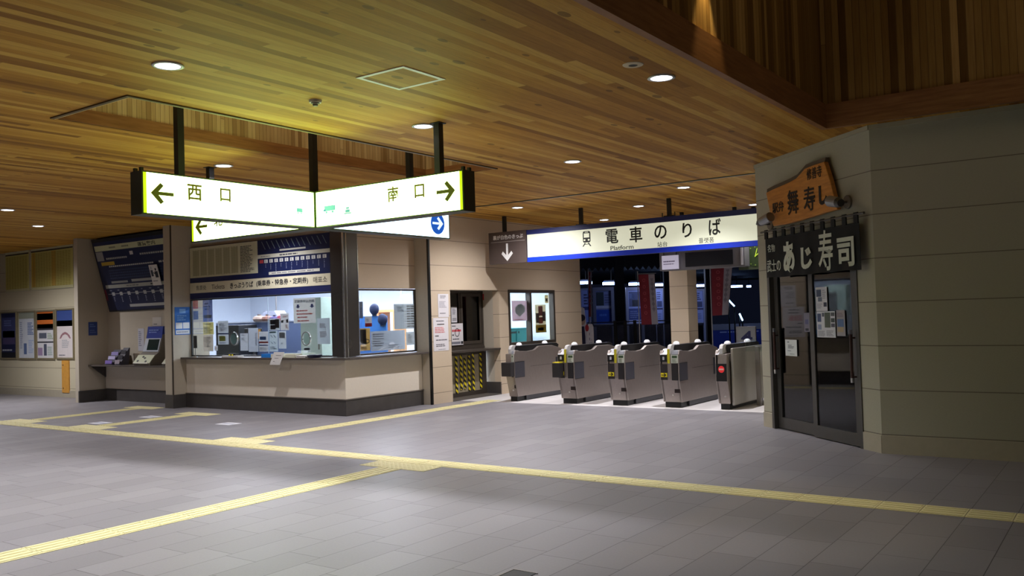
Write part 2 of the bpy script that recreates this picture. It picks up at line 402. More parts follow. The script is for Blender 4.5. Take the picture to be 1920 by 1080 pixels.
struct('floor_office', MB().box(OX0, -10.75, 10.62, OY1, .0, .01), M((120, 122, 128), .6))

# square pillar between the platform openings
struct('wall_pillar', MB().box(-7.75, -7.36, 16.5, 16.95, 0, CEIL), m_wall)

# ------------------------------------------------------------------ right: shop front
S0 = Vector((-4.031, 11.292, 0)); S1 = Vector((-2.224, 9.673, 0)); SU = (S1-S0).normalized(); SP = Plane(S0, SU); SL = (S1-S0).length
dl = SP.px(1450, 795)[0]; dr = SP.px(1621, 838)[0]
DTOP = 2.22
struct('wall_shop', MB().pbox(SP, 0, dl, 0, CEIL, -.15, 0).pbox(SP, dr, SL, 0, CEIL, -.15, 0).pbox(SP, dl, dr, DTOP, CEIL, -.15, 0), m_shop)
struct('wall_right', MB().box(S1.x, 8, S1.y, S1.y+.15, 0, CEIL), m_shop)
struct('wall_shop_side', MB().box(S0.x, S0.x+.15, S0.y+.02, 17.15, 0, CEIL), m_shop)
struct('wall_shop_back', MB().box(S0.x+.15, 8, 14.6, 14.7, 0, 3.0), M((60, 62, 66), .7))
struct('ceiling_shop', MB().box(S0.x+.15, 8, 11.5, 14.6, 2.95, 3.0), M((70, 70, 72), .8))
struct('baseboard_right', MB().box(S1.x-.003, 8, S1.y-.012, S1.y, 0, .185).pbox(SP, dr, SL, 0, .185, 0, .012).pbox(SP, 0, dl, 0, .185, 0, .012), M((176, 168, 148), .7))
struct('trim_8', MB().box(S1.x, 8, S1.y-.016, S1.y, CEIL-.05, CEIL-.002).pbox(SP, 0, SL, CEIL-.05, CEIL-.002, 0, .016), M((170, 164, 142), .6))

# ------------------------------------------------------------------ printed sheets and boards
def sheet(name, label, cat, pl, tl, br, rgb, prints=(), d=.002, th=.003, group=None, uv=None, mat=None, tp=False):
    if tp: mat = TP(rgb)
    """a flat sheet on a plane; prints are (kind, fu0, fv0, fu1, fv1, rgb, extra), fractions from the top left"""
    u0, u1, v0, v1 = uv if uv else pl.rect(tl, br)
    s = Solid(name, label, cat, MB().pbox(pl, u0, u1, v0, v1, d, d+th), mat or M(rgb, .65, var=.03), group)
    put_prints(s, pl, u0, u1, v0, v1, d+th, prints, tp=tp); return s
def put_prints(s, pl, u0, u1, v0, v1, d, prints, parent=None, tp=False):
    W, H = u1-u0, v1-v0
    for p in prints:
        kind, a, b, c, e, rgb = p[:6]; x = p[6] if len(p) > 6 else None
        a, c = u0+a*W, u0+c*W; b, e = v1-b*H, v1-e*H
        lo, hi = min(b, e), max(b, e); mb = MB()
        if kind == 'rect': nm = 'picture'; mb.pbox(pl, a, c, lo, hi, d, d+.0012)
        elif kind == 'band': nm = 'colour_band'; mb.pbox(pl, a, c, lo, hi, d, d+.0012)
        elif kind == 'lines': nm = 'print'; mb.lines(pl, a, c, lo, hi, x or 5, d+.0012, d+.002)
        elif kind == 'grid': nm = 'print'; [mb.lines(pl, a+(c-a)*i/x[0], a+(c-a)*(i+.82)/x[0], lo, hi, x[1], d+.0012, d+.002, .5, False, 2) for i in range(x[0])]
        elif kind == 'text': nm = 'lettering'; mb.text(pl, x, (a+c)/2, (lo+hi)/2, h=hi-lo, w=c-a, d=d+.0012, bold=.012, th=.001)
        elif kind == 'disc': nm = 'emblem'; mb.disc(pl, (a+c)/2, (lo+hi)/2, (c-a)/2, (hi-lo)/2, d, d+.0015)
        elif kind == 'ring': nm = 'emblem'; mb.ring(pl, (a+c)/2, (lo+hi)/2, (c-a)/2, (hi-lo)/2, (c-a)*.1, d+.001, d+.002)
        elif kind == 'poly': nm = 'emblem'; mb.prism(pl, [(a+q*(c-a), b+w*(e-b)) for q, w in x], d+.001, d+.002)
        s.part(nm, mb, TP(rgb) if tp else M(rgb, .65, var=.05), parent)
INK = (40, 40, 46); GREY = (130, 128, 132)
ARROW = [(0, .5), (.42, .02), (.56, .14), (.34, .42), (1, .42), (1, .58), (.34, .58), (.56, .86), (.42, .98)]   # points left
mirror = lambda q: [(1-a, b) for a, b in q][::-1]

# ------------------------------------------------------------------ recessed downlights, with some unseen ones added as fill
m_lens = EM((222, 228, 255), 9)
LBL = {(-5.6, 3.75): 'recessed downlight nearest the camera, left of the square ceiling hatch',
 (-3.04, 6.46): 'recessed downlight beside the round ceiling speaker near the tall roof well',
 (-5.6, 6.52): 'recessed downlight next to the right hanging post of the exit sign',
 (-8.72, 6.55): 'recessed downlight behind the left arm of the exit sign',
 (-5.6, 9.3): 'recessed downlight in mid ceiling between exit sign and platform sign',
 (-14.2, 6.68): 'recessed downlight at the far left edge of the ceiling',
 (-16.1, 8.1): 'recessed downlight above the left timetable boards',
 (-8.73, 12.6): 'recessed downlight above the brown arrow sign past the ceiling joint',
 (-5.58, 12.5): 'recessed downlight just past the ceiling joint above the platform sign, nearest the shop wall',
 (-7.16, 14.1): 'recessed downlight behind the platform sign between its two middle posts',
 (-8.73, 15.65): 'recessed downlight farthest away, low over the train symbol of the platform sign',
 (-5.6, 15.57): 'recessed downlight half hidden by the shop corner beyond the platform sign',
 (-8.72, 9.3): 'recessed downlight hidden behind the right arm of the exit sign',
 (-11.8, 9.3): 'recessed downlight hidden behind the left arm of the exit sign',
 (-19.2, 8.1): 'added unseen downlight over the left timetable boards beyond the picture edge',
 (-8.72, 3.75): 'added unseen downlight just beyond the left edge of the picture',
 (-11.8, 3.75): 'added unseen downlight farther out beyond the left edge of the picture',
 (-5.6, .97): 'added unseen downlight above the camera position beyond the top edge',
 (-8.72, .97): 'added unseen downlight behind and left of the camera position',
 (-3.1, 3.72): 'recessed downlight cut off by the top edge of the picture'}
first = None
for (x, y, w) in LIGHTS:
    lab = LBL[(x, y)]
    if first is None:
        t = Thing('downlight', lab, 'ceiling light', (x, y, CEIL), 'recessed ceiling downlights')
        t.part('trim_ring', MB().lathe((x, y, CEIL), [(.085, -.002), (.105, -.002), (.112, -.009), (.088, -.012), (.085, -.002)], 28), M((210, 208, 204), .4), smooth=True)
        t.part('lens', MB().lathe((x, y, CEIL), [(0, -.016), (.05, -.0145), (.086, -.008), (.086, -.002), (0, -.002)], 28), m_lens, smooth=True)
        first = t.o
    else:
        c = copy_tree(first); c.location = (x, y, CEIL); c['label'] = lab

# other ceiling fittings
HC = [(-4.36, 4.87), (-4.83, 4.87), (-4.83, 5.35), (-4.36, 5.35)]
t = Thing('ceiling_hatch', 'square ceiling access hatch with bright aluminium edge', 'hatch', (-4.595, 5.11, CEIL))
mb = MB(); a, b, c, d, w = -4.845, -4.355, 4.865, 5.355, .036
mb.box(a, b, c, c+w, CEIL-.006, CEIL-.001).box(a, b, d-w, d, CEIL-.006, CEIL-.001).box(a, a+w, c+w, d-w, CEIL-.006, CEIL-.001).box(b-w, b, c+w, d-w, CEIL-.006, CEIL-.001)
t.part('frame', mb, M((252, 254, 244), .6)); t.part('panel', MB().box(a+w, b-w, c+w, d-w, CEIL-.004, CEIL-.001), m_ceil)
t = Thing('ceiling_hatch', 'faint flush ceiling hatch close to the shop wall', 'hatch', (-4.62, 11.2, CEIL))
a, b, c, d, w = -4.86, -4.38, 10.9, 11.4, .012
mb = MB().box(a, b, c, c+w, CEIL-.004, CEIL-.001).box(a, b, d-w, d, CEIL-.004, CEIL-.001).box(a, a+w, c+w, d-w, CEIL-.004, CEIL-.001).box(b-w, b, c+w, d-w, CEIL-.004, CEIL-.001)
t.part('frame', mb, M((176, 132, 84), .5)); t.part('panel', MB().box(a+w, b-w, c+w, d-w, CEIL-.003, CEIL-.001), m_ceil)
t = Thing('smoke_detector', 'small grey smoke detector on the ceiling above the exit sign', 'smoke detector', (-5.607, 5.146, CEIL))
t.part('base', MB().lathe((-5.607, 5.146, CEIL), [(0, -.022), (.05, -.022), (.055, -.001), (0, -.001)]), M((176, 170, 160), .5), smooth=False)
t.part('sensor_head', MB().lathe((-5.607, 5.146, CEIL), [(0, -.05), (.02, -.05), (.024, -.034), (.036, -.03), (.036, -.022), (0, -.022)]), M((120, 112, 100), .5))
t = Thing('ceiling_speaker', 'round ceiling speaker with dark slot beside a downlight', 'speaker', (-3.045, 5.985, CEIL))
t.part('ring', MB().lathe((-3.045, 5.985, CEIL), [(.035, -.008), (.075, -.006), (.08, -.001), (.035, -.001), (.035, -.008)]), M((196, 180, 150), .5))
t.part('grille', MB().lathe((-3.045, 5.985, CEIL), [(0, -.005), (.035, -.005), (.035, -.001), (0, -.001)]), m_dark)

# ------------------------------------------------------------------ plus-shaped exit sign hanging in the hall
CX, CY, T2, ZB, ZT = -7.148, 6.53, .09, 2.517, 2.90
XF, YFc = CX+T2, CY-T2
L1, L2, L3, L4 = 4.447, -5.06, -9.21, 8.67
t = Thing('exit_sign', 'large plus-shaped illuminated yellow exit sign hanging on dark posts', 'sign', (CX, CY, ZB))
FR = .012
core = MB().box(CX-T2+.01, CX+T2-.01, CY-T2+.01, CY+T2-.01, ZB, ZT)
core.box(CX-T2+.01, XF-.008, L1, CY-T2+.01, ZB, ZT).box(CX+T2-.01, L2, CY-T2+.008, CY+T2-.01, ZB, ZT)
core.box(L3, CX-T2+.01, CY-T2+.008, CY+T2-.01, ZB, ZT).box(CX-T2+.01, XF-.008, CY+T2-.01, L4, ZB, ZT)
t.part('housing', core, M((38, 42, 30), .45))
P1 = FX(XF); P2 = FY(YFc)
m_ylw = EM((214, 255, 156), 8.2); m_wht = EM((205, 232, 255), 3.0); m_falloff = EM((206, 236, 20), 1.0)
def face(pl, u0, u1, m, em, lab, em_left=True):
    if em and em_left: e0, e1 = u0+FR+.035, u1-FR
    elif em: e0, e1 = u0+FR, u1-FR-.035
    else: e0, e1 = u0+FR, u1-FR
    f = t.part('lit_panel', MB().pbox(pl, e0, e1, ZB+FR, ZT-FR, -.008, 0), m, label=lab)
    if em: t.part('panel_falloff', MB().pbox(pl, (u0+FR) if em_left else (u1-FR-.035), (u0+FR+.035) if em_left else (u1-FR), ZB+FR, ZT-FR, -.008, 0), em, f)  # dimmer yellow end strip: falloff of the tube light put into colour
    fr = MB()
    for a, b, c, e in ((u0, u1, ZB, ZB+FR), (u0, u1, ZT-FR, ZT), (u0, u0+FR, ZB+FR, ZT-FR), (u1-FR, u1, ZB+FR, ZT-FR)): fr.pbox(pl, a, b, c, e, -.01, .004)
    t.part('frame', fr, M((58, 74, 22), .45)); return f
f1 = face(P1, L1, YFc-.006, m_ylw, m_falloff, 'lit yellow panel pointing to the west exit')
f2 = face(P2, XF+.006, L2, m_ylw, m_falloff, 'lit yellow panel pointing to the south exit', False)
f3 = face(P2, L3, CX-T2, m_ylw, m_falloff, 'lit yellow panel on the rear left arm')
f4 = face(P1, CY+T2, L4, m_wht, None, 'lit white panel on the rear right arm')
# far faces of the arms
P1b = Plane((CX-T2+.01, 0, 0), (0, -1, 0)); P2b = Plane((0, CY+T2-.01, 0), (-1, 0, 0))
bk = MB().pbox(P1b, -(YFc-.01), -(L1+.02), ZB+FR, ZT-FR, 0, .006).pbox(P2b, -(L2-.02), -(XF+.01), ZB+FR, ZT-FR, 0, .006)
t.part('rear_panel', bk, EM((255, 255, 150), 1.6))
m_olive = EM((96, 104, 10), .35)
def sarrow(pl, tl, br, poly, m, parent, d=0.):
    u0, u1, v0, v1 = pl.rect(tl, br)
    t.part('arrow', MB().prism(pl, [(u0+a*(u1-u0), v1-b*(v1-v0)) for a, b in poly], d, d+.003), m, parent)
def sletter(s, pl, txt, px, py, h, m, parent, w=None, bold=.02, d=0.):
    u, v = pl.px(px, py); s.part('lettering', MB().text(pl, txt, u, v, h, w, d, bold), m, parent)
m_txt = EM((120, 116, 12), .36)
sarrow(P1, (282, 340), (326, 386), ARROW, m_olive, f1)
sletter(t, P1, '西', 364.8, 361, .148, m_txt, f1, bold=.02); sletter(t, P1, '口', 422.5, 366, .125, m_txt, f1, bold=.02)
sletter(t, P2, '南', 737, 364, .15, m_txt, f2, bold=.02); sletter(t, P2, '口', 786.5, 358, .13, m_txt, f2, bold=.02)
sarrow(P2, (818, 341), (854, 377), mirror(ARROW), m_olive, f2)
sarrow(P2, (366, 410), (389, 440), ARROW, m_olive, f3); sletter(t, P2, '北', 409, 412, .15, m_txt, f3, bold=.012)
u, v = P1.px(820.5, 419); t.part('blue_disc', MB().disc(P1, u, v, .13, .135, 0, .003), EM((24, 88, 190), .9), f4)
t.part('disc_arrow', MB().prism(P1, [(u-.1+.2*a, v+.085-.17*b) for a, b in mirror(ARROW)], .003, .006), EM((220, 238, 255), 1.2), f4)
m_teal = EM((70, 165, 185), .6)
def pict(pl, x0, y0, x1, y1, boxes, parent):
    u0, u1, v0, v1 = pl.rect((x0, y0), (x1, y1)); mb = MB()
    for a, b, c, e in boxes: mb.pbox(pl, u0+a*(u1-u0), u0+c*(u1-u0), v1-e*(v1-v0), v1-b*(v1-v0), 0, .003)
    t.part('symbol', mb, m_teal, parent)
pict(P1, 556, 390, 567, 401, [(0, 0, 1, .75), (.1, .78, .35, 1), (.65, .78, .9, 1)], f1); pict(P1, 557, 374, 566, 378, [(0, 0, 1, .4)], f1)
pict(P2, 606, 387, 629, 398, [(.1, 0, 1, .7), (0, .45, .2, .7), (.2, .72, .35, 1), (.7, .72, .85, 1)], f2); pict(P2, 645, 389, 659, 400, [(.3, 0, .7, .3), (.2, .35, .8, .8), (0, .82, 1, 1)], f2)
pw = .033
tops = {(CX-.02, 4.90): 5.0, (CX-.02, CY): 5.0, (CX, 8.05): 5.0, (-5.42, CY): CEIL, (-8.95, CY): CEIL}
for (x, y), top in tops.items():
    t.part('post', MB().box(x-pw, x+pw, y-pw, y+pw, ZT, top-.001), m_post)
for (x, y) in ((-5.42, CY), (-8.95, CY)): t.part('ceiling_plate', MB().box(x-.055, x+.055, y-.055, y+.055, CEIL-.008, CEIL-.001), m_post)
lugs = MB()
for x, y in ((CX-.05, L1+.03), (CX+.04, L1+.03), (L2-.03, CY-.05), (L2-.03, CY+.04)): lugs.box(x-.014, x+.014, y-.014, y+.014, ZT, ZT+.035)
t.part('lug', lugs, m_post)

# ------------------------------------------------------------------ platform sign and the brown arrow sign
YS = 13.5; PS = FY(YS)
t = Thing('platform_sign', 'long white and blue hanging platform sign with a train symbol', 'sign', (-6.5, YS+.06, 2.4))
u0, _, v0, v1 = PS.rect((987, 431.5), (1419, 460)); u1 = -4.07; vb, vt = 2.50, 3.09
ub, vtop = PS.px(987, 431.5); vb = PS.px(988, 491.5)[1]; vt = vtop
wt = PS.px(987, 440.5)[1]; wb = PS.px(988, 482.8)[1]; u0 = ub
t.part('housing', MB().pbox(PS, u0, u1, vb, vt, -.14, -.004), M((22, 28, 70), .45))
t.part('top_band', MB().pbox(PS, u0, u1, wt, vt, -.004, 0), M((28, 38, 96), .45))
t.part('bottom_band', MB().pbox(PS, u0, u1, vb, wb, -.004, 0), M((14, 52, 196), .4))
pan = t.part('lit_panel', MB().pbox(PS, u0+.012, u1, wb, wt, -.004, 0), EM((232, 234, 208), .62))
m_ink2 = M((22, 24, 18), .6)
z3 = lambda a, b: (880+a/3.4286, 300+b/3.4286)
for ch, x0, y0, x1, y1 in (('電', 875, 447, 958, 533), ('車', 1028, 432, 1113, 526), ('の', 1188, 422, 1270, 504), ('り', 1368, 406, 1432, 495), ('ば', 1537, 380, 1619, 479)):
    p = z3((x0+x1)/2, (y0+y1)/2); uu, vv = PS.px(*p); a, b, c, e = PS.rect(z3(x0, y0), z3(x1, y1))
    t.part('lettering', MB().text(PS, ch, uu, vv, e-c, (b-a), 0, .016), m_ink2, pan)
def stext(txt, x0, y0, x1, y1, h, bold=.005, m=None):
    uu, vv = PS.px(*z3((x0+x1)/2, (y0+y1)/2)); a = PS.px(*z3(x0, y0))[0]; b = PS.px(*z3(x1, y1))[0]
    t.part('lettering', MB().text(PS, txt, uu, vv, h, b-a, 0, bold), m or M((70, 68, 56), .6), pan)
stext('Platform', 907, 568, 1055, 556, .075, .008); stext('站台', 1209, 543, 1273, 540, .085); stext('플랫폼', 1475, 520, 1572, 512, .085)
a, b, c, e = PS.rect(z3(726, 460), z3(783, 553)); W, H = b-a, e-c; P_ = lambda x, y: (a+x*W, e-y*H)
ic = MB()
body = [P_(.10, .03), P_(.22, 0), P_(.78, 0), P_(.90, .03), P_(.95, .15), P_(.95, .66), P_(.86, .74), P_(.14, .74), P_(.05, .66), P_(.05, .15)]
ic.prism(PS, body, 0, .002)
t.part('train_symbol', ic, m_ink2, pan)
cut = MB().prism(PS, [P_(.18, .14), P_(.82, .14), P_(.82, .42), P_(.18, .42)], .002, .004).disc(PS, *P_(.25, .58), .12*W, .06*H, .002, .004, 14).disc(PS, *P_(.75, .58), .12*W, .06*H, .002, .004, 14).prism(PS, [P_(.3, .05), P_(.7, .05), P_(.7, .09), P_(.3, .09)], .002, .004)
t.part('symbol_window', cut, EM((232, 234, 208), .62), pan)
rail = MB().prism(PS, [P_(.26, .76), P_(.38, .76), P_(.12, 1), P_(-.03, 1)], 0, .002).prism(PS, [P_(.62, .76), P_(.74, .76), P_(1.03, 1), P_(.88, 1)], 0, .002).prism(PS, [P_(.25, .84), P_(.75, .84), P_(.75, .88), P_(.25, .88)], 0, .002)
t.part('symbol_rails', rail, m_ink2, pan)
for px, py in ((1089, 390), (1249.5, 371)):
    p = at(px, py, z=CEIL); t.part('post', MB().box(p.x-.03, p.x+.03, YS+.04, YS+.1, vt, CEIL-.001), m_post); t.part('post_foot', MB().box(p.x-.09, p.x+.09, YS+.03, YS+.11, vt, vt+.02), m_post)
t = Thing('arrow_sign', 'square brown hanging sign with white arrow pointing down', 'sign', (-9.7, YS+.06, 2.4))
bu0 = PS.px(916, 439)[0]; bt = PS.px(916, 437.5)[1]; bb = PS.px(916, 496.5)[1]; bu1 = u0-.012
pan = t.part('board', MB().pbox(PS, bu0, bu1, bb, bt, -.1, 0), M((78, 66, 62), .5))
uu, vv = PS.px(*z3(247, 494)); t.part('lettering', MB().text(PS, '裏が白色のきっぷ', uu, vv, .085, (bu1-bu0)*.8, 0, .012), m_white, pan)
t.part('rule', MB().pbox(PS, bu0+.05, bu1-.03, vv-.09, vv-.082, 0, .002), M((170, 164, 158), .5), pan)
a, b, c, e = PS.rect(z3(204, 540), z3(283, 647)); D = [(b_, a_) for a_, b_ in ARROW]
t.part('arrow', MB().prism(PS, [(a+x*(b-a), c+y*(e-c)) for x, y in D], 0, .003), m_white, pan)
p = at(949, 406, z=CEIL); t.part('post', MB().box(p.x-.03, p.x+.03, YS+.03, YS+.09, bt, CEIL-.001), m_post)

# ------------------------------------------------------------------ tactile paving
def bars(t, x0, x1, y0, y1, along):
    """a strip of guiding tiles: slab, and four raised bars on every tile"""
    n = max(1, round(((x1-x0) if along == 'x' else (y1-y0))/.303)); st = ((x1-x0) if along == 'x' else (y1-y0))/n
    sl = MB(); rb = MB()
    for i in range(n):
        a = (x0 if along == 'x' else y0)+i*st
        for k in range(4):
            if along == 'x':
                c = y0+(y1-y0)*(k+.5)/4; rb.box(a+.016, a+st-.018, c-.017, c+.017, .004, .008)
            else:
                c = x0+(x1-x0)*(k+.5)/4; rb.box(c-.017, c+.017, a+.016, a+st-.018, .004, .008)
        if along == 'x': sl.box(a+.001, a+st-.004, y0, y1, 0, .004)
        else: sl.box(x0, x1, a+.001, a+st-.004, 0, .004)
    t.part('slab', sl, m_yellow); t.part('raised_bars', rb, m_yellow)
def dots(t, x0, y0, nx, ny=1):
    sl = MB(); rb = MB()
    for i in range(nx):
        for j in range(ny):
            a, b = x0+i*.3, y0+j*.3; sl.box(a, a+.297, b, b+.297, 0, .004)
            for p in range(5):
                for q in range(5): rb.tube((a+.03+.06*p, b+.03+.06*q, .004), (a+.03+.06*p, b+.03+.06*q, .008), .018, .012, 6)
    t.part('warning_slab', sl, m_yellow); d_ = t.part('domes', rb, m_yellow); d_['kind'] = 'stuff'
def tact(label, strips, blocks, base):
    t = Thing('tactile_paving', label, 'tactile paving', base, 'yellow tactile paving on the floor')
    for s in strips: bars(t, *s)
    for b in blocks: dots(t, *b)
MX0 = -1.993-.303*72
tact('long yellow tactile strip running left to right across the whole hall floor', [(MX0, MX0+.303*92, 7.04, 7.325, 'x')], [], (-8, 7.18, 0))
tact('yellow tactile branch in the foreground running to the lower left corner', [(-6.51, -6.215, -2.0, 6.74, 'y')], [(-6.81, 6.745, 3)], (-6.36, 4, 0))
tact('yellow tactile branch leading towards the ticket gates', [(-9.79, -9.49, 7.63, 13.0, 'y')], [(-10.1, 7.328, 3)], (-9.64, 10, 0))
tact('yellow tactile branch leading to the ticket machine alcove', [(-15.55, -15.25, 7.63, 9.53, 'y')], [(-15.85, 7.328, 3), (-15.85, 9.53, 3)], (-15.4, 8.6, 0))
tact('yellow tactile branch leading to the left end of the ticket counter', [(-13.45, -13.15, 7.63, 9.2, 'y')], [(-13.75, 7.328, 3), (-13.75, 9.2, 3)], (-13.3, 8.4, 0))
for lab, x, y in (('white marker sheet on the floor in front of the ticket counter', -11.5, 8.63), ('white marker sheet on the floor beside the branch to the counter end', -13.75, 8.75), ('white marker sheet on the floor near the main strip and a branch junction', -13.75, 7.86)):
    s = Solid('floor_sticker', lab, 'floor sticker', MB().box(x-.17, x+.17, y-.12, y+.12, .0, .002), M((222, 222, 228), .5), 'white stickers on the floor')
    s.part('print', MB().box(x-.13, x+.13, y-.03, y+.03, .002, .003), M((170, 172, 186), .6))
s = Thing('floor_hatch', 'dark metal floor cover cut off by the bottom edge of the picture', 'floor cover', (-3.1, 4.2, 0))
s.part('plate', MB().box(-3.15, -2.99, 4.02, 4.39, .0, .004), M((52, 52, 54), .5, .4)); s.part('edge', MB().box(-3.16, -2.98, 4.39, 4.40, 0, .006).box(-3.16, -3.15, 4.02, 4.39, 0, .006), m_steel)

# ------------------------------------------------------------------ ticket gates
def gate(label, xc, yc, left=True, right=True, cover=None, stop=False):
    t = Thing('ticket_gate', label, 'ticket gate', (xc, yc, 0), 'automatic ticket gates in a row')
    xl = -.165 if left else -.035; xr = .165 if right else .035
    X = lambda a: xc+a
    side = Plane((xc, yc, 0), (0, 1, 0))               # profile plane: u = depth, v = height, n = +x
    prof = [(.09, .085), (.0, .45), (.0, .845), (.035, .905), (.10, .905), (.20, .888), (.45, .876), (.66, .892), (.80, .953), (1.25, .95), (1.56, .885), (1.64, .82), (1.64, .45), (1.56, .085)]
    low = [(.09, .085), (.0, .45), (.0, .845), (.06, .85), (1.6, .85), (1.64, .82), (1.64, .45), (1.56, .085)]
    body = t.part('body', MB().prism(side, low, xl+.012, xr-.012), m_gate, bevel=.006)
    sp = MB()
    if right: sp.prism(side, prof, xr-.05, xr)
    if left: sp.prism(side, [(u, v) for u, v in prof], xl, xl+.05)
    if right or left: t.part('side_panel', sp, m_gate, bevel=.008)
    t.part('plinth', MB().box(X(xl+.03), X(xr-.03), yc+.10, yc+1.56, 0, .085), m_black)
    c = (.0 if (left and right) else (xl+xr)/2)
    dk = [(.14, .86), (.10, .93), (.14, .985), (1.52, .985), (1.6, .95), (1.55, .86)]
    t.part('black_deck', MB().prism(side, dk, c-.075, c+.03), m_black, bevel=.01)
    # centre cap and yellow reader strip
    cap = [(.0, .845), (.0, .93), (.03, .985), (.09, 1.0), (.16, .995), (.16, .86)]
    t.part('front_cap', MB().prism(side, cap, c-.03, c+.03), M((206, 204, 202), .35, .3), bevel=.01)
    if left and right: t.part('reader_strip', MB().box(X(c-.028), X(c+.012), yc-.006, yc+.0, .70, .925), M((196, 186, 40), .4))
    for u in (.33, 1.18):
        t.part('sensor_dome', MB().lathe((X(c-.02), yc+u, .985), [(.055, 0), (.053, .02), (.04, .04), (.02, .05), (0, .052)], 16), M((236, 236, 240), .35), smooth=True)
    fr = Plane((xc, yc, 0), (1, 0, 0))
    if left:
        a, b = xl+.012, c-.034
        rd = t.part('reader_top', MB().prism(side, [(-.012, .835), (.0, .85), (.12, .925), (.2, .925), (.2, .835)], a, b), M((200, 200, 204), .32, .5), bevel=.006)
        if not stop:
            t.part('card_mark', MB().pbox(fr, a, b, .725, .83, .0, .008), m_black)
            t.part('card_symbol', MB().pbox(fr, (a+b)/2-.016, (a+b)/2+.016, .755, .805, .008, .010), M((190, 190, 192), .5))
            t.part('display_panel', MB().pbox(fr, a+.004, b, .44, .69, .0, .008), M((40, 34, 36), .4))
            st = t.part('arrow_sticker', MB().pbox(fr, a+.006, b-.004, .485, .55, .008, .010), m_sign_yellow)
            t.part('arrow', MB().prism(fr, [(a+.018+.7*(b-a)*p, .548-.06*q) for p, q in mirror(ARROW)], .010, .012), m_black, st)
        else:
            t.part('display_panel', MB().pbox(fr, xl+.014, xr-.018, .435, .70, .0, .008), m_black)
            st = t.part('stop_disc', MB().disc(fr, (xl+xr)/2, .617, .048, .052, .008, .011), EM((214, 40, 44), .55))
            t.part('stop_bar', MB().pbox(fr, (xl+xr)/2-.036, (xl+xr)/2+.036, .605, .629, .011, .013), M((226, 190, 180), .5), st)
    if right:
        a, b = c+.038, xr-.012
        t.part('shoulder', MB().prism(side, [(-.008, .838), (.02, .9), (.16, .905), (.16, .838)], a, b), M((128, 130, 136), .4, .3), bevel=.008)
        lb = t.part('label', MB().pbox(fr, a, b, .705, .835, .0, .008), M((196, 202, 188), .5))
        t.part('label_window', MB().pbox(fr, a+.014, b-.014, .785, .822, .008, .0095), M((54, 78, 50), .4), lb)
        t.part('label_print', MB().lines(fr, a+.018, b-.018, .715, .775, 3, .008, .0095), M((120, 130, 110), .6), lb)
        t.part('front_door', MB().pbox(fr, a, b-.012, .435, .70, .0, .008), M((34, 30, 32), .4))
        t.part('coin_slot', MB().pbox(Plane((xc, yc, 0), (1, 0, 0), (0, -.0, 1)), a+.02, b-.004, .235, .295, -.06, -.038), M((40, 26, 24), .4))
        sd = FX(xc+xr)
        t.part('side_cover', MB().pbox(sd, yc+.012, yc+.31, .43, .70, 0, .004), M((62, 62, 70), .4))
        t.part('side_edge', MB().pbox(sd, yc+.012, yc+.31, .424, .43, 0, .005).pbox(sd, yc+.012, yc+.31, .70, .706, 0, .005), m_black)
        t.part('seam', MB().pbox(sd, yc+.5, yc+1.4, .60, .604, 0, .002), m_dark)
        t.part('rear_cover', MB().pbox(sd, yc+1.36, yc+1.63, .44, .72, 0, .004), M((46, 46, 54), .4))
        t.part('kick_rail', MB().pbox(sd, yc+.35, yc+1.56, .012, .085, -.03, -.002), M((70, 70, 74), .4, .5))
    k = c+.02
    t.part('keyhole', MB().disc(Plane((xc, yc+.0, 0), (1, 0, 0)), k, .2, .014, .014, -.08, -.05, 12), M((206, 204, 200), .4))
    if cover:
        for (a, b, top) in cover:
            cv = t.part('retrofit_box', MB().box(X(a), X(b), yc-.13, yc+.0, .455, .70), M((46, 44, 46), .4), bevel=.008)
            if top: t.part('yellow_top', MB().box(X(a+.008), X(b-.008), yc-.12, yc-.01, .70, .712), m_sign_yellow, cv)
    return t
gate('half-width ticket gate at the left end with a black box on its front', -9.235, 12.85, left=False, cover=[(-.035, .165, False)])
gate('second ticket gate from the left with a yellow topped black box on its front', -8.0, 12.85, cover=[(-.2, -.05, True)])
gate('third ticket gate from the left, in the middle of the row', -7.035, 12.85)
gate('fourth ticket gate from the left, in front of the square pillar', -6.087, 12.85)
gate('right-end ticket gate with a red no-entry disc', -5.16, 12.85, right=False, stop=True)
t = Thing('steel_barrier', 'brushed steel barrier with glass panel between last gate and shop wall', 'barrier', (-4.6, 13.6, 0))
t.part('side_wall', MB().box(-5.118, -5.08, 12.96, 14.4, .06, .93), steel('barrier_steel', (190, 186, 178), .4, (20, 20, 1)), bevel=.01)
t.part('end_post', MB().box(-4.97, -4.9, 13.6, 13.67, 0, .93), m_steel, bevel=.006)
t.part('low_panel', MB().box(-4.9, -4.04, 13.62, 13.66, .12, .9), steel('panel_steel', (176, 172, 162), .4, (20, 20, 1)))
t.part('top_rail', MB().box(-4.9, -4.04, 13.61, 13.67, .9, .93), m_steel)
t.part('glass_panel', MB().box(-5.06, -4.04, 13.45, 13.46, .86, 1.06), m_glass)
t.part('foot', MB().box(-4.7, -4.62, 13.6, 13.68, 0, .12), m_dark)

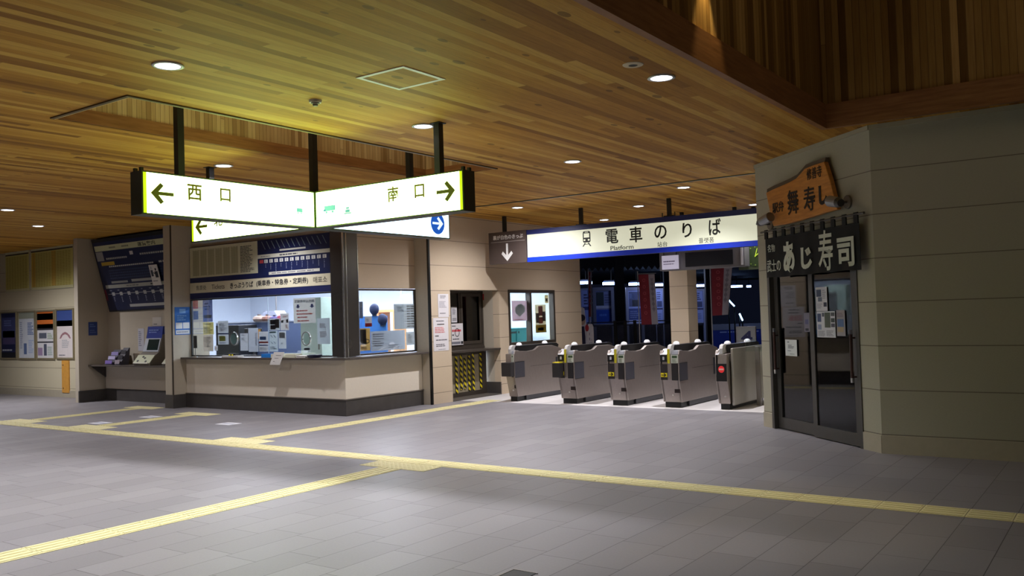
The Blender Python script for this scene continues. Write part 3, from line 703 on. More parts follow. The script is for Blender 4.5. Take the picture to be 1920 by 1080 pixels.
# ------------------------------------------------------------------ ticket counter
t = Thing('ticket_counter', 'built-in ticket office counter with beige front, dark stone top and grey skirting', 'counter', (-12.5, 10.15, 0))
plan = [(-14.65, 10.08), (-10.437, 10.08), (-10.437, 11.94), (-10.8, 11.94), (-10.8, 10.4), (-14.65, 10.4)]
t.part('front', MB().prism(XYZ, plan, .26, .90), m_cream)
kp = [(-14.64, 10.055), (-10.412, 10.055), (-10.412, 11.94), (-10.8, 11.94), (-10.8, 10.4), (-14.64, 10.4)]
t.part('skirting', MB().prism(XYZ, kp, 0, .255), m_kick, bevel=.006)
t.part('skirting_cap', MB().prism(XYZ, [(-14.64, 10.045), (-10.402, 10.045), (-10.402, 11.94), (-10.8, 11.94), (-10.8, 10.4), (-14.64, 10.4)], .255, .27), M((112, 104, 96), .5))
tp = [(-14.64, 9.95), (-10.30, 9.95), (-10.25, 10.0), (-10.25, 11.93), (-10.8, 11.93), (-10.8, 10.4), (-14.64, 10.4)]
t.part('worktop', MB().prism(XYZ, tp, .90, .935), m_shelf, bevel=.006)
t.part('corner_glint', MB().prism(XYZ, [(-10.62, 9.95), (-10.30, 9.95), (-10.25, 10.0), (-10.25, 10.28), (-10.4, 10.28), (-10.5, 10.1)], .935, .939), m_chrome)  # bright metal shape standing in for the glint on the worktop corner
GF = FY(10.2); GX = FX(-10.55)
def window_frame(name, pl, u0, u1, v0, v1, w, d0, d1, m, mull=(), gl=None, gd=0):
    mb = MB().pbox(pl, u0, u1, v0, v0+w, d0, d1).pbox(pl, u0, u1, v1-w, v1, d0, d1).pbox(pl, u0, u0+w, v0+w, v1-w, d0, d1).pbox(pl, u1-w, u1, v0+w, v1-w, d0, d1)
    for x in mull: mb.pbox(pl, x-w/2, x+w/2, v0+w, v1-w, d0, d1)
    o = struct(name, mb, m)
    if gl: mesh_obj('pane', MB().pbox(pl, u0+w, u1-w, v0+w, v1-w, gd-.004, gd), gl, o)
    return o
w1 = window_frame('window_1', GF, -14.65, -10.815, .94, 2.012, .022, -.03, .006, m_dark, gl=m_bglass)
mesh_obj('glass_joint', MB().pbox(GF, GF.px(502.6, 600)[0]-.004, GF.px(502.6, 600)[0]+.004, .965, 1.99, 0, .004), M((170, 190, 205), .3), w1)
w2 = window_frame('window_2', GX, 10.50, 11.945, .94, 2.05, .03, -.03, .006, m_bronze, gl=m_bglass)
t = Thing('steel_pillar', 'brushed steel corner pillar between the two ticket office windows', 'pillar', (-10.66, 10.33, .935))
cp = [(-10.81, 10.16), (-10.55, 10.16), (-10.52, 10.19), (-10.52, 10.5), (-10.81, 10.5)]
t.part('casing', MB().prism(XYZ, cp, .94, CEIL-.001), steel('pillar_steel', (112, 108, 104), .3, (25, 25, 1)), bevel=.004)
t.part('seam_strip', MB().tube((-10.533, 10.177, .94), (-10.533, 10.177, CEIL-.002), .014).box(-10.522, -10.515, 10.23, 10.245, .94, CEIL-.002), m_chrome)
t.part('edge_strip', MB().box(-10.523, -10.514, 10.49, 10.503, .94, 2.9), m_chrome)

# boards above the counter
BP = FY(10.24)
t = Thing('fare_board', 'timetable and dark blue fare map board above the ticket counter window', 'board', (-12.7, 10.2, 2.42))
fz = Plane((0, 10.19, 0), (1, 0, 0))
bu0 = -14.64; bum = fz.px(483.5, 500)[0]; bu1 = -10.83; bv0, bv1 = 2.325, 2.99
t.part('backing', MB().pbox(fz, bu0, bu1, bv0, bv1, -.045, 0), m_navy)
tt = t.part('timetable', MB().pbox(fz, bu0+.01, bum, 2.413, bv1-.01, 0, .004), M((206, 204, 176), .6))
w = bum-bu0
put_prints(t, fz, bu0, bum, 2.413, bv1, .004, [('band', .06+.115*i, .13, .06+.115*i+.085, .93, (176, 172, 140)) for i in range(6)] + [('grid', .05, .1, .74, .95, (150, 148, 120), (18, 24)), ('lines', .76, .12, .97, .95, (90, 90, 84), 18)], tt)
fm = t.part('fare_map', MB().pbox(fz, bum+.01, bu1-.01, 2.345, bv1-.01, 0, .004), M((24, 34, 76), .4))
pr = [('band', 0, .40, 1, .50, (206, 206, 190)), ('lines', .32, .42, .62, .48, (80, 80, 90), 1), ('lines', .05, .43, .25, .48, (150, 150, 150), 1), ('band', .32, .30, .68, .345, (196, 198, 188)), ('band', .16, .88, .86, .955, (206, 206, 196)), ('lines', .2, .895, .82, .94, (120, 120, 130), 1),
      ('rect', .03, .54, .085, .63, (170, 60, 66))]
pr += [('rect', .10+.073*i, .54, .148+.073*i, .63, (206, 208, 204)) for i in range(12)]
pr += [('lines', .112+.073*i, .55, .136+.073*i, .62, (90, 92, 110), 3) for i in range(12)]
pr += [('lines', .115+.073*i, .66, .125+.073*i, .66+.1+.06*((i*7) % 3), (140, 150, 180), 5) for i in range(12)]
pr += [('poly', .06+.07*i, .05, .12+.07*i, .27, (120, 140, 150), [(0, 0), (.14, 0), (1, 1), (.86, 1)][::-1]) for i in range(13)]
put_prints(t, fz, bum, bu1, 2.335, bv1, .004, pr, fm)
t = Thing('ticket_sign', 'cream ticket office sign band with navy edges over the counter window', 'sign', (-12.7, 10.2, 2.01))
t.part('navy_backing', MB().pbox(fz, bu0, bu1, 2.015, 2.322, -.045, .004), m_navy)
bd = t.part('cream_band', MB().pbox(fz, bu0, bu1, 2.126, 2.318, .004, .008), M((214, 208, 182), .5))
def tk(txt, cx, cy, wpx, hm, bold):
    uu, vv = fz.px(cx, cy); a = fz.px(cx-wpx/2, cy)[0]; b = fz.px(cx+wpx/2, cy)[0]
    t.part('lettering', MB().text(fz, txt, uu, (2.126+2.318)/2, hm, b-a, .008, bold), m_ink if bold > .01 else M((92, 88, 80), .6), bd)
tk('售票处', 378, 540, 19, .088, 0); tk('Tickets', 409.5, 538, 24, .088, .002)
tk('きっぷうりば', 453.5, 533.5, 43, .105, .02); tk('(乗車券・特急券・定期券)', 528.5, 528, 97, .12, .02); tk('매표소', 601, 524, 26, .105, .01)

# things on the office glass (seen through it)
z4 = lambda a, b: (350+a/6.194, 540+b/6.194)
G1 = FY(10.216)
def g1(name, label, tl, br, rgb, prints=(), cat='notice'): return sheet(name, label, cat, G1, z4(*tl), z4(*br), rgb, prints, 0, .002, tp=True)
g1('notice', 'orange red notice in the top left corner of the ticket window', (72, 145), (132, 240), (216, 92, 60), [('lines', .1, .15, .9, .85, (240, 190, 160), 4)])
g1('notice', 'small blue notice below the orange one on the ticket window', (78, 268), (136, 365), (64, 100, 168), [('lines', .1, .15, .9, .85, (180, 200, 230), 5)])
g1('poster', 'tall blue poster with white lettering strip on the ticket window', (186, 132), (303, 390), (48, 86, 172), [('band', .1, .70, .9, .84, (200, 216, 240)), ('lines', .2, .15, .8, .5, (110, 150, 220), 3)], 'poster')
g1('notice', 'yellow notice under the tall blue poster', (190, 400), (315, 540), (222, 210, 70), [('lines', .15, .08, .8, .2, (90, 84, 30), 1), ('lines', .1, .35, .9, .9, (150, 140, 60), 5)])
g1('notice', 'cream notice below the yellow notice', (190, 545), (312, 735), (214, 200, 176), [('lines', .1, .1, .9, .75, (160, 150, 140), 7)])
g1('notice', 'grey and white notice with blue strip left of the left speaking ring', (362, 385), (488, 655), (214, 218, 222), [('lines', .12, .1, .9, .45, (150, 152, 158), 6), ('band', 0, .52, 1, .57, (40, 70, 160)), ('rect', .1, .64, .7, .86, (220, 228, 120)), ('lines', .1, .9, .9, .97, (60, 70, 110), 1)])
g1('notice', 'plain white sheet right of the left speaking ring', (622, 527), (715, 728), (224, 226, 232), [('lines', .15, .08, .7, .14, (110, 112, 122), 1), ('lines', .1, .25, .6, .4, (170, 172, 180), 3)])
g1('notice', 'taller blank white sheet beside the plain white sheet', (716, 466), (834, 740), (220, 224, 234), [('lines', .7, .2, .95, .75, (160, 164, 180), 9)])
g1('notice', 'white notice with a red band and blue line below the glass joint', (838, 507), (954, 738), (226, 226, 230), [('rect', .1, .25, .75, .42, (96, 130, 190)), ('band', 0, .5, 1, .58, (206, 84, 60)), ('band', .05, .66, .95, .71, (50, 70, 170)), ('lines', .1, .78, .9, .95, (170, 170, 178), 3)])
g1('photo_notice', 'notice with dark photographs right of the glass joint', (958, 357), (1083, 490), (214, 216, 220), [('rect', .08, .1, .6, .5, (50, 44, 46)), ('rect', .55, .06, .95, .8, (78, 66, 62)), ('rect', .1, .55, .6, .92, (64, 52, 54))])
g1('notice', 'white notice with two small dark pictures topmost beside the photographs', (1088, 298), (1188, 490), (226, 222, 222), [('lines', .3, .12, .95, .25, (206, 120, 110), 2), ('rect', .1, .4, .35, .55, (60, 60, 66)), ('rect', .7, .35, .95, .55, (70, 62, 62)), ('lines', .6, .65, .95, .9, (190, 140, 130), 3)])
g1('notice', 'white notice with slanted drawings under the photographs', (957, 500), (1062, 738), (216, 226, 232), [('band', .05, .03, .8, .1, (100, 130, 140)), ('poly', .15, .2, .45, .32, (90, 100, 120), [(0, 0), (.3, 0), (1, 1), (.7, 1)][::-1]), ('poly', .5, .2, .8, .32, (90, 100, 120), [(0, 0), (.3, 0), (1, 1), (.7, 1)][::-1]), ('poly', .15, .52, .45, .62, (90, 100, 120), [(0, 0), (.3, 0), (1, 1), (.7, 1)][::-1]), ('poly', .5, .52, .8, .62, (90, 100, 120), [(0, 0), (.3, 0), (1, 1), (.7, 1)][::-1]), ('lines', .1, .75, .9, .9, (130, 140, 150), 2)])
g1('notice', 'white notice with a grey picture at the right of the drawings', (1066, 502), (1158, 704), (220, 224, 230), [('rect', .1, .08, .85, .4, (150, 154, 160)), ('lines', .3, .65, .7, .75, (110, 116, 130), 2)])
big = g1('notice', 'large white notice about commuter pass forms with two blue arrows and red text', (1238, 122), (1500, 404), (228, 226, 222), [('text', .05, .07, .96, .19, (40, 42, 60), '定期券申込用紙'),
   ('lines', .14, .46, .93, .55, (206, 88, 80), 1), ('lines', .14, .59, .93, .68, (206, 88, 80), 1), ('lines', .18, .72, .9, .81, (206, 88, 80), 1), ('lines', .18, .86, .88, .95, (206, 88, 80), 1)]
   + [('poly', a, .25, a+.22, .41, (38, 52, 130), [(.5, 1), (0, .5), (.28, .5), (.28, 0), (.72, 0), (.72, .5), (1, .5)]) for a in (.1, .74)])
g1('notice', 'faint white sheet near the steel pillar on the ticket window', (1515, 352), (1668, 650), (206, 214, 220), [('lines', .2, .2, .8, .38, (170, 160, 170), 3), ('lines', .2, .5, .85, .75, (176, 168, 176), 4)])
g1('card', 'little white card low on the ticket window beside the cream notice', (323, 670), (362, 728), (226, 224, 222), [('lines', .2, .3, .8, .6, (200, 130, 130), 1)], 'card')
g1('label', 'small white label under the right speaking ring', (1355, 690), (1440, 752), (214, 220, 220), [('band', .1, .1, .9, .5, (30, 34, 40))], 'label')
def ringthing(label, a, b, ru, rv, disc):
    uu, vv = GF.px(*z4(a, b)); r = .115
    t = Thing('speaking_ring', label, 'speaking hole', GF.pt(uu, vv, 0))
    t.part('rim', MB().ring(GF, uu, vv, r*.95, r*1.05, .016, .0, .02), m_chrome, smooth=False)
    t.part('membrane', MB().disc(GF, uu, vv, r*.9, r*1.0, .004, .007), disc)
    return t
ringthing('speaking ring with a green tinted disc in the left half of the ticket window', 553, 588, 0, 0, M((84, 112, 112), .4))
ringthing('clear speaking ring with steel rim in the right half of the ticket window', 1395, 588, 0, 0, glass((.9, .96, .95), .3, 'ring_glass'))
# things standing on the counter
def cb(a, b): p = at(*z4(a, b), z=.937); return p
def tray(name, label, x0, x1, y0, y1, h, m, cat):
    t = Thing(name, label, cat, ((x0+x1)/2, (y0+y1)/2, .936)); z = .936
    t.part('bottom', MB().box(x0, x1, y0, y1, z, z+.006), m)
    t.part('rim', MB().box(x0, x1, y0, y0+.006, z+.006, z+h).box(x0, x1, y1-.006, y1, z+.006, z+h).box(x0, x0+.006, y0+.006, y1-.006, z+.006, z+h).box(x1-.006, x1, y0+.006, y1-.006, z+.006, z+h), m, bevel=.002)
    return t
yc = 10.02
xa = lambda a: at(*z4(a, 800), y=yc).x
tray('tray', 'bright blue tray on the counter edge', xa(893), xa(1000), 9.97, 10.12, .062, M((36, 124, 208), .4), 'tray')
tr = tray('tray', 'pale cream tray behind the hanging sheet on the counter', xa(1004), xa(1278), 9.97, 10.14, .062, M((206, 206, 186), .5), 'tray')
tray('tray', 'low white tray on the counter below the left speaking ring', xa(418), xa(604), 10.0, 10.13, .028, M((222, 222, 222), .5), 'tray')
s = Solid('paper_box', 'flat white box on the counter right of the cream tray', 'box', MB().box(xa(1290), xa(1395), 9.985, 10.1, .936, .972), m_paper, bevel=.003)
s.part('lid_line', MB().box(xa(1290)+.01, xa(1395)-.01, 9.982, 9.985, .958, .961), m_greyink)
t = Thing('money_dish', 'round navy blue money dish near the steel pillar', 'dish', (xa(1470), 10.05, .936))
t.part('bowl', MB().lathe((xa(1470), 10.05, .936), [(0, 0), (.1, 0), (.13, .045), (.122, .045), (.095, .008), (0, .008)], 24), M((30, 36, 72), .4)); t.part('mat', MB().lathe((xa(1470), 10.05, .936), [(0, .008), (.09, .008), (.09, .012), (0, .012)], 24), M((54, 60, 96), .7))
# sheet hanging over the edge
hp = Plane(at(*z4(1075, 765), y=9.946), (1, 0, 0), (-.22, -.10, 1)); 
s = Solid('hanging_sheet', 'white printed sheet hanging over the counter edge from the cream tray', 'sheet', MB().prism(Plane(hp.o, (1, 0, 0)), [(-.13, .03), (.135, .03), (.01, -.185), (-.25, -.185)], .0, .003), m_paper)
q = Plane(hp.o, (1, 0, 0)); s.part('print', MB().pbox(q, -.08, .05, -.03, -.022, .003, .004).pbox(q, -.12, -.02, -.075, -.068, .003, .004).pbox(q, -.16, -.12, -.13, -.122, .003, .004), m_greyink)
p = cb(122, 800); t = Thing('display_stand', 'thin stand with dark clip at the left end of the counter', 'stand', (p.x, 10.06, .936))
t.part('foot', MB().lathe((p.x, 10.06, .936), [(0, 0), (.05, 0), (.048, .008), (0, .01)]), m_chrome); t.part('rod', MB().tube((p.x, 10.06, .945), (p.x, 10.06, 1.12), .006), m_chrome); t.part('clip', MB().box(p.x-.035, p.x+.035, 10.05, 10.075, 1.1, 1.33), m_dark)
uu, vv = GF.px(*z4(557, 742)); t = Thing('bell_box', 'small black and yellow box under the left speaking ring', 'call bell', (uu, 10.15, .936))
t.part('base', MB().box(uu-.07, uu+.07, 10.12, 10.17, .936, 1.0), m_black, bevel=.006); t.part('yellow_mark', MB().box(uu-.06, uu-.02, 10.115, 10.12, .95, .985).box(uu+.02, uu+.06, 10.115, 10.12, .95, .985), m_sign_yellow)

# inside the office
def inside(px0, px1, y): return at(px0, 600, y=y).x, at(px1, 600, y=y).x
a, b = inside(405, 640, 13.2)
t = Thing('office_partition', 'blue grey office partition behind the ticket window', 'partition', ((a+b)/2, 13.2, .01))
t.part('panel', MB().box(a, b, 13.2, 13.25, .03, 1.54), M((104, 120, 160), .7)); t.part('cap', MB().box(a, b, 13.19, 13.26, 1.54, 1.565), M((180, 184, 196), .5)); t.part('foot', MB().box(a, a+.1, 13.0, 13.4, .01, .03).box(b-.1, b, 13.0, 13.4, .01, .03), m_dark)
a, b = inside(404, 447, 12.6)
t = Thing('cabinet', 'black office cabinet behind the left part of the ticket window', 'cabinet', ((a+b)/2, 12.8, .01))
t.part('carcass', MB().box(a, b, 12.6, 13.1, .01, 1.50), m_black, bevel=.01)
for k in range(3): t.part('shelf_front', MB().box(a+.02, b-.02, 12.59, 12.6, .3+.4*k, .33+.4*k), m_dark)
a, b = inside(459, 490, 12.0)
t = Thing('monitor', 'dark computer monitor behind the white sheets in the ticket office', 'monitor', ((a+b)/2, 12.0, .8))
t.part('screen', MB().box(a, b, 11.98, 12.02, 1.18, 1.42), m_black, bevel=.006); t.part('stand', MB().tube(((a+b)/2, 12.01, .76), ((a+b)/2, 12.01, 1.2), .025), m_dark); t.part('sticker', MB().box(b-.1, b-.01, 11.972, 11.98, 1.2, 1.4), M((226, 160, 60), .5)); t.part('foot', MB().box((a+b)/2-.12, (a+b)/2+.12, 11.92, 12.1, .75, .765), m_dark)
a, b = inside(370, 555, 11.9)
t = Thing('office_desk', 'long office desk behind the ticket window glass', 'desk', ((a+b)/2, 12.0, .01))
t.part('desktop', MB().box(a, b, 11.6, 12.4, .72, .75), M((130, 132, 140), .5)); 
for x in (a+.05, b-.05): t.part('leg', MB().box(x-.02, x+.02, 11.65, 12.35, .01, .72), m_dark)
a, b = inside(563, 602, 11.5)
t = Thing('filing_panel', 'pale green tall cabinet behind the commuter pass notice', 'cabinet', ((a+b)/2, 11.6, .01))
t.part('carcass', MB().box(a, b, 11.5, 11.95, .01, 1.98), M((206, 224, 214), .6), bevel=.006); t.part('handle', MB().box(b-.08, b-.06, 11.485, 11.5, 1.0, 1.15), m_steel)
a, b = inside(605, 621, 12.2)
t = Thing('locker', 'blue grey locker near the steel pillar inside the office', 'locker', ((a+b)/2, 12.4, .01)); t.part('carcass', MB().box(a, b+.1, 12.2, 12.7, .01, 1.6), M((96, 126, 170), .6)); t.part('door', MB().box(a+.02, b+.05, 12.19, 12.2, .1, 1.5), M((116, 146, 186), .6))
random.seed(3)
for lab, c, px0, px1, h in (('pink and red bag on top of the office partition', (150, 54, 74), 514, 525, .13), ('purple bag on top of the office partition', (64, 54, 104), 500, 513, .10), ('brown carton on top of the office partition', (124, 84, 70), 486, 500, .12), ('tan paper bundle on the left end of the office partition pile', (150, 128, 116), 470, 486, .13)):
    a, b = inside(px0, px1, 13.1); x = (a+b)/2; w = (b-a)/2
    t = Thing('stored_item', lab, 'bag', (x, 13.22, 1.566)); t.part('body', MB().lathe((x, 13.22, 1.566), [(0, 0), (w*.8, 0), (w, h*.4), (w*.8, h*.85), (w*.3, h), (0, h)], 14), M(c, .7)); t.part('tie', MB().lathe((x, 13.22, 1.566+h), [(0, 0), (w*.25, 0), (w*.3, .03), (0, .03)], 10), M(tuple(int(q*.7) for q in c), .7))
a, b = inside(441, 483, 13.0)
t = Thing('pendant_shade', 'white slanted lamp shade above the office partition', 'lamp', ((a+b)/2, 13.6, 1.57)); t.part('shade', MB().prism(FY(13.6), [(a, 1.6), (b, 1.64), (b-.15, 1.8), (b-.5, 1.8)], -.3, 0), M((150, 153, 168), .5)); t.part('stem', MB().tube(((a+b)/2+.2, 13.7, 1.79), ((a+b)/2+.2, 13.7, 2.715), .012), m_steel)
# right ticket window contents
z6 = lambda a, b: (640+a/4.5, 520+b/4.5)
G2 = FX(-10.568)
def g2(name, label, tl, br, rgb, prints=(), cat='notice'): return sheet(name, label, cat, G2, z6(*tl), z6(*br), rgb, prints, 0, .002, tp=True)
g2('notice_board', 'grey list with index tabs on the right ticket window', (442, 226), (632, 430), (196, 202, 206), [('lines', .15, .1, .5, .3, (150, 154, 160), 4), ('grid', .58, .04, .95, .96, (150, 152, 150), (2, 9))], 'notice')
g2('notice', 'wide white sheet low on the right ticket window', (247, 457), (538, 604), (206, 212, 222), [('lines', .05, .1, .4, .8, (180, 184, 196), 6), ('lines', .5, .7, .9, .9, (176, 180, 192), 2)])
g2('notice', 'small white sheet in the lower right corner of the right ticket window', (546, 462), (640, 566), (216, 220, 222), [('lines', .12, .15, .6, .85, (130, 134, 140), 6)])
g2('poster', 'yellow poster with black photograph beside the steel pillar', (156, 432), (246, 616), (232, 190, 40), [('rect', .0, .05, .6, .72, (40, 34, 36)), ('text', .55, .48, .92, .68, (40, 32, 20), 'D'), ('lines', .1, .8, .9, .95, (150, 110, 20), 2)], 'poster')
g2('card', 'small white card with red lower edge on the right ticket window', (198, 331), (258, 415), (226, 220, 220), [('band', 0, .66, 1, 1, (206, 50, 50)), ('lines', .2, .2, .7, .5, (120, 120, 130), 2)], 'card')
g2('notice', 'dark blue notice at the left edge of the right ticket window', (150, 205), (184, 345), (52, 70, 120), [('rect', .2, .1, .8, .35, (190, 196, 214)), ('lines', .1, .5, .9, .9, (120, 136, 180), 4)])
a, b = inside(640, 724, 12.9)
t = Thing('coat_panel', 'blue screen behind the right ticket window with caps hanging on it', 'screen', ((a+b)/2, 12.9, .01)); t.part('panel', MB().box(a, b, 12.9, 12.94, .03, 1.60), M((64, 122, 196), .7)); t.part('foot', MB().box(a, a+.08, 12.7, 13.1, .01, .03).box(b-.08, b, 12.7, 13.1, .01, .03), m_dark)
for lab, px, py in (('navy staff cap hanging lower right behind the right ticket window', 716.5, 599), ('navy staff cap hanging upper left behind the right ticket window', 701, 580)):
    p = at(px, py, y=12.86); t = Thing('staff_cap', lab, 'cap', (p.x, 12.84, p.z))
    t.part('crown', MB().lathe((p.x, 12.895, p.z), [(.11, 0), (.115, .03), (.1, .06), (.05, .085), (0, .09)], 20, (0, -1, 0)), M((18, 28, 66), .7), smooth=True)
    t.part('brim', MB().prism(FY(12.88), [(p.x-.08, p.z-.07), (p.x+.08, p.z-.07), (p.x+.05, p.z-.14), (p.x-.05, p.z-.14)], 0, .015), M((20, 26, 56), .4))
p0, p1 = at(752, 555, y=14.2), at(768, 552.5, y=14.2)
t = Thing('tube_lamp', 'fluorescent tube lamp inside the office seen in the right ticket window', 'lamp', ((p0.x+p1.x)/2, 14.2, p0.z)); t.part('tube', MB().tube((p0.x, 14.2, p0.z), (p1.x, 14.2, p1.z), .02), EM((235, 245, 255), 3)); t.part('hanger', MB().tube((p0.x, 14.2, p0.z+.02), (p0.x, 14.2, 2.715), .008), m_white)
a, b = inside(706, 740, 15.2)
t = Thing('shelf_unit', 'orange brown shelf frame far inside the office', 'shelf', ((a+b)/2, 15.3, .01)); t.part('frame', MB().box(a, a+.06, 15.2, 15.6, .01, 1.75).box(b-.06, b, 15.2, 15.6, .01, 1.75).box(a+.06, b-.06, 15.2, 15.6, 1.69, 1.75), M((196, 140, 90), .6)); t.part('shelf', MB().box(a+.06, b-.06, 15.2, 15.6, 1.2, 1.24), M((206, 156, 104), .6))

# ------------------------------------------------------------------ column notice, alcove with ticket machine
CP = FX(-14.655)
sheet('notice', 'blue notice with two white boxes on the column beside the counter', 'notice', CP, (327, 576), (357, 627), (40, 110, 196), [('rect', .3, .06, .7, .22, (120, 170, 226)), ('lines', .15, .28, .85, .5, (120, 170, 226), 3), ('rect', .06, .56, .48, .78, (226, 228, 230)), ('rect', .52, .56, .94, .78, (226, 228, 230)), ('rect', .06, .83, .94, .97, (216, 220, 224)), ('lines', .12, .87, .88, .93, (120, 130, 150), 1)])
AP = FX(-17.93)
sheet('notice', 'small blue notice on the side wall left of the fare map', 'notice', AP, (165.5, 604), (182.5, 628.5), (44, 66, 130), [('lines', .15, .12, .85, .4, (92, 116, 176), 2), ('lines', .15, .55, .85, .85, (84, 104, 160), 2)])
TPL = Plane((-17.80, 10.42, 1.86), (1, 0, 0), (0, -.385, 1.51)); TW, TH = 2.88, 1.55
t = Thing('fare_map', 'tilted dark blue fare map board above the ticket machine', 'board', (-16.4, 10.3, 1.86))
t.part('backing', MB().pbox(TPL, 0, TW, 0, TH, -.03, 0), m_dark)
mp = t.part('map_panel', MB().pbox(TPL, .03, TW-.02, .03, TH-.07, 0, .004), M((30, 38, 74), .45))
pr = [('band', .01, .05, 1, .13, (198, 200, 160)), ('text', .56, .06, .77, .12, (50, 52, 40), '運賃案内'), ('lines', .2, .07, .3, .11, (130, 130, 110), 1), ('lines', .36, .07, .48, .11, (130, 130, 110), 1), ('rect', .01, .14, .1, .27, (150, 150, 150)),
      ('band', .05, .29, .22, .34, (190, 160, 60)), ('grid', .13, .22, .4, .27, (180, 182, 180), (12, 1)), ('grid', .56, .2, .88, .25, (180, 182, 180), (12, 1)), ('rect', .44, .17, .48, .22, (206, 206, 206)), ('grid', .14, .34, .7, .38, (196, 198, 196), (22, 1)),
      ('grid', .76, .33, .99, .38, (196, 198, 196), (5, 1)), ('grid', .12, .40, .78, .55, (64, 76, 110), (26, 4)), ('band', .12, .575, .33, .605, (150, 152, 150)), ('band', .38, .565, .65, .60, (170, 172, 170)),
      ('band', .03, .625, 1, .675, (176, 178, 170)), ('lines', .3, .635, .55, .665, (120, 120, 124), 1), ('lines', .6, .632, .72, .668, (60, 60, 66), 1), ('band', .04, .755, 1, .762, (190, 192, 196)), ('band', .28, .92, 1, .96, (186, 188, 186)), ('band', 0, .69, .02, .85, (120, 40, 60))]
pr += [('rect', .09+.1*i, .735, .125+.1*i, .785, (190, 192, 190)) for i in range(9)] + [('lines', .1+.1*i, .80, .115+.1*i, .87+.015*(i % 3), (150, 156, 176), 4) for i in range(9)] + [('lines', .07+.1*i, .695, .1+.1*i, .72, (130, 136, 150), 1) for i in range(9)]
put_prints(t, TPL, .03, TW-.02, .03, TH-.07, .004, pr, mp)
a, b = TPL.px(283, 496), TPL.px(308, 533)
s = Solid('pictogram_sign', 'white sign with machine and person pictogram in front of the fare map', 'sign', MB().pbox(TPL, a[0], b[0], b[1], a[1], .05, .06), m_paper)
U0, U1, V0, V1 = a[0], b[0], b[1], a[1]
put_prints(s, TPL, U0, U1, V0, V1, .06, [('rect', .1, .25, .36, .55, (70, 76, 90)), ('rect', .14, .08, .32, .22, (190, 194, 200)), ('disc', .63, .16, .8, .3, (44, 48, 58)), ('rect', .55, .32, .9, .62, (44, 48, 58)), ('poly', .38, .32, .56, .46, (44, 48, 58), [(0, .3), (1, .6), (1, 1), (0, .5)][::-1]), ('lines', .15, .74, .9, .82, (120, 124, 130), 1)])
s.part('bracket', MB().pbox(TPL, (U0+U1)/2-.02, (U0+U1)/2+.02, V0+.05, V1-.05, .012, .05), m_steel)
t = Thing('machine_shelf', 'dark shelf with beige apron under the ticket machine in the alcove', 'shelf', (-16.4, 10.2, .1))
t.part('top', MB().box(-17.92, -14.9, 10.0, 10.44, .735, .765), m_shelf, bevel=.005); t.part('apron', MB().box(-17.9, -14.9, 10.37, 10.44, .25, .73), m_cream)
t.part('bracket', MB().prism(FX(-17.9), [(10.05, .735), (10.42, .735), (10.42, .45)], -.02, .02), m_kick)
def machine(label, x0, notice):
    w = .56 if notice else .5; t = Thing('ticket_machine', label, 'ticket machine', (x0+w/2, 10.2, .765), 'desk-top ticket machines'); sp = Plane((x0, 0, .765), (0, 1, 0))
    t.part('body', MB().prism(sp, [(10.06, .0), (10.44, 0), (10.44, .60), (10.36, .60), (10.27, .26), (10.19, .20), (10.06, .04)], .0, w), M((126, 120, 110), .5), bevel=.006)
    hd = t.part('blue_header', MB().prism(sp, [(10.36, .60), (10.44, .60), (10.44, .76), (10.375, .76), (10.335, .51), (10.33, .5)], .03, w-.01), M((36, 58, 150), .4))
    t.part('header_print', MB().lines(FY(10.355), x0+.1, x0+w-.1, 1.39, 1.47, 2, .0, .006), M((130, 150, 214), .5), hd)
    sl = Plane((x0, 10.27, .765+.26), (1, 0, 0), (0, .09, .34)); sc = t.part('screen_bezel', MB().pbox(sl, .02, w-.02, .0, .27, .0, .012), M((190, 196, 206), .4))
    t.part('screen', MB().pbox(sl, .14, w-.05, .03, .25, .012, .015), M((30, 46, 44), .2), sc)
    kb = Plane((x0, 10.06, .765+.04), (1, 0, 0), (0, .13, .16)); kp = t.part('coin_panel', MB().pbox(kb, .0, w, .0, .2, .0, .012), M((196, 200, 168), .5))
    mb = MB()
    for a, b in ((.12, .05), (.3, .12), (.4, .04), (.22, .15)): mb.disc(kb, a, b, .03, .022, .012, .018, 12)
    t.part('coin_slot', mb, m_dark, kp); t.part('ticket_tray', MB().pbox(kb, .03, w-.03, -.02, .0, .0, .03), M((206, 204, 190), .5), kp)
    return t
p = at(250, 686, y=10.06)
machine('grey ticket machine with blue header and sloping screen on the alcove shelf', p.x, True)
machine('second ticket machine almost hidden behind the column', p.x+.98, False)
BK = FY(PY)
sheet('notice', 'small white notice on the wall above the ticket machine', 'notice', BK, (286, 595), (303, 611), (206, 200, 190), [('lines', .15, .7, .6, .85, (70, 70, 74), 1)])
sheet('notice', 'pale sheet on the wall left of the ticket machine', 'notice', BK, (259, 616), (271, 658), (196, 196, 206), [('lines', .1, .1, .6, .8, (150, 152, 170), 8)])
def rack(label, px0, px1, c, h):
    a = at(px0, 686, y=10.15).x; b = at(px1, 686, y=10.15).x
    t = Thing('leaflet_rack', label, 'leaflet rack', ((a+b)/2, 10.2, .765)); sp = FX(a)
    t.part('back', MB().prism(sp, [(10.1, .766), (10.3, .766), (10.33, .766+h), (10.31, .766+h)], 0, b-a), M((60, 58, 70), .4))
    for k in range(3):
        pl = Plane((a, 10.1+.07*k, .775+h*.28*k), (1, 0, 0), (0, .06, .3)); t.part('leaflet', MB().pbox(pl, .012, b-a-.012, .01, h*.27, .004, .012), M(c[k], .5))
rack('purple leaflet rack at the left on the alcove shelf', 201, 215, [(120, 100, 170), (176, 170, 206), (140, 130, 180)], .30)
rack('dark leaflet rack standing right beside the purple one', 219, 229, [(150, 140, 150), (50, 48, 56), (56, 54, 60)], .34)

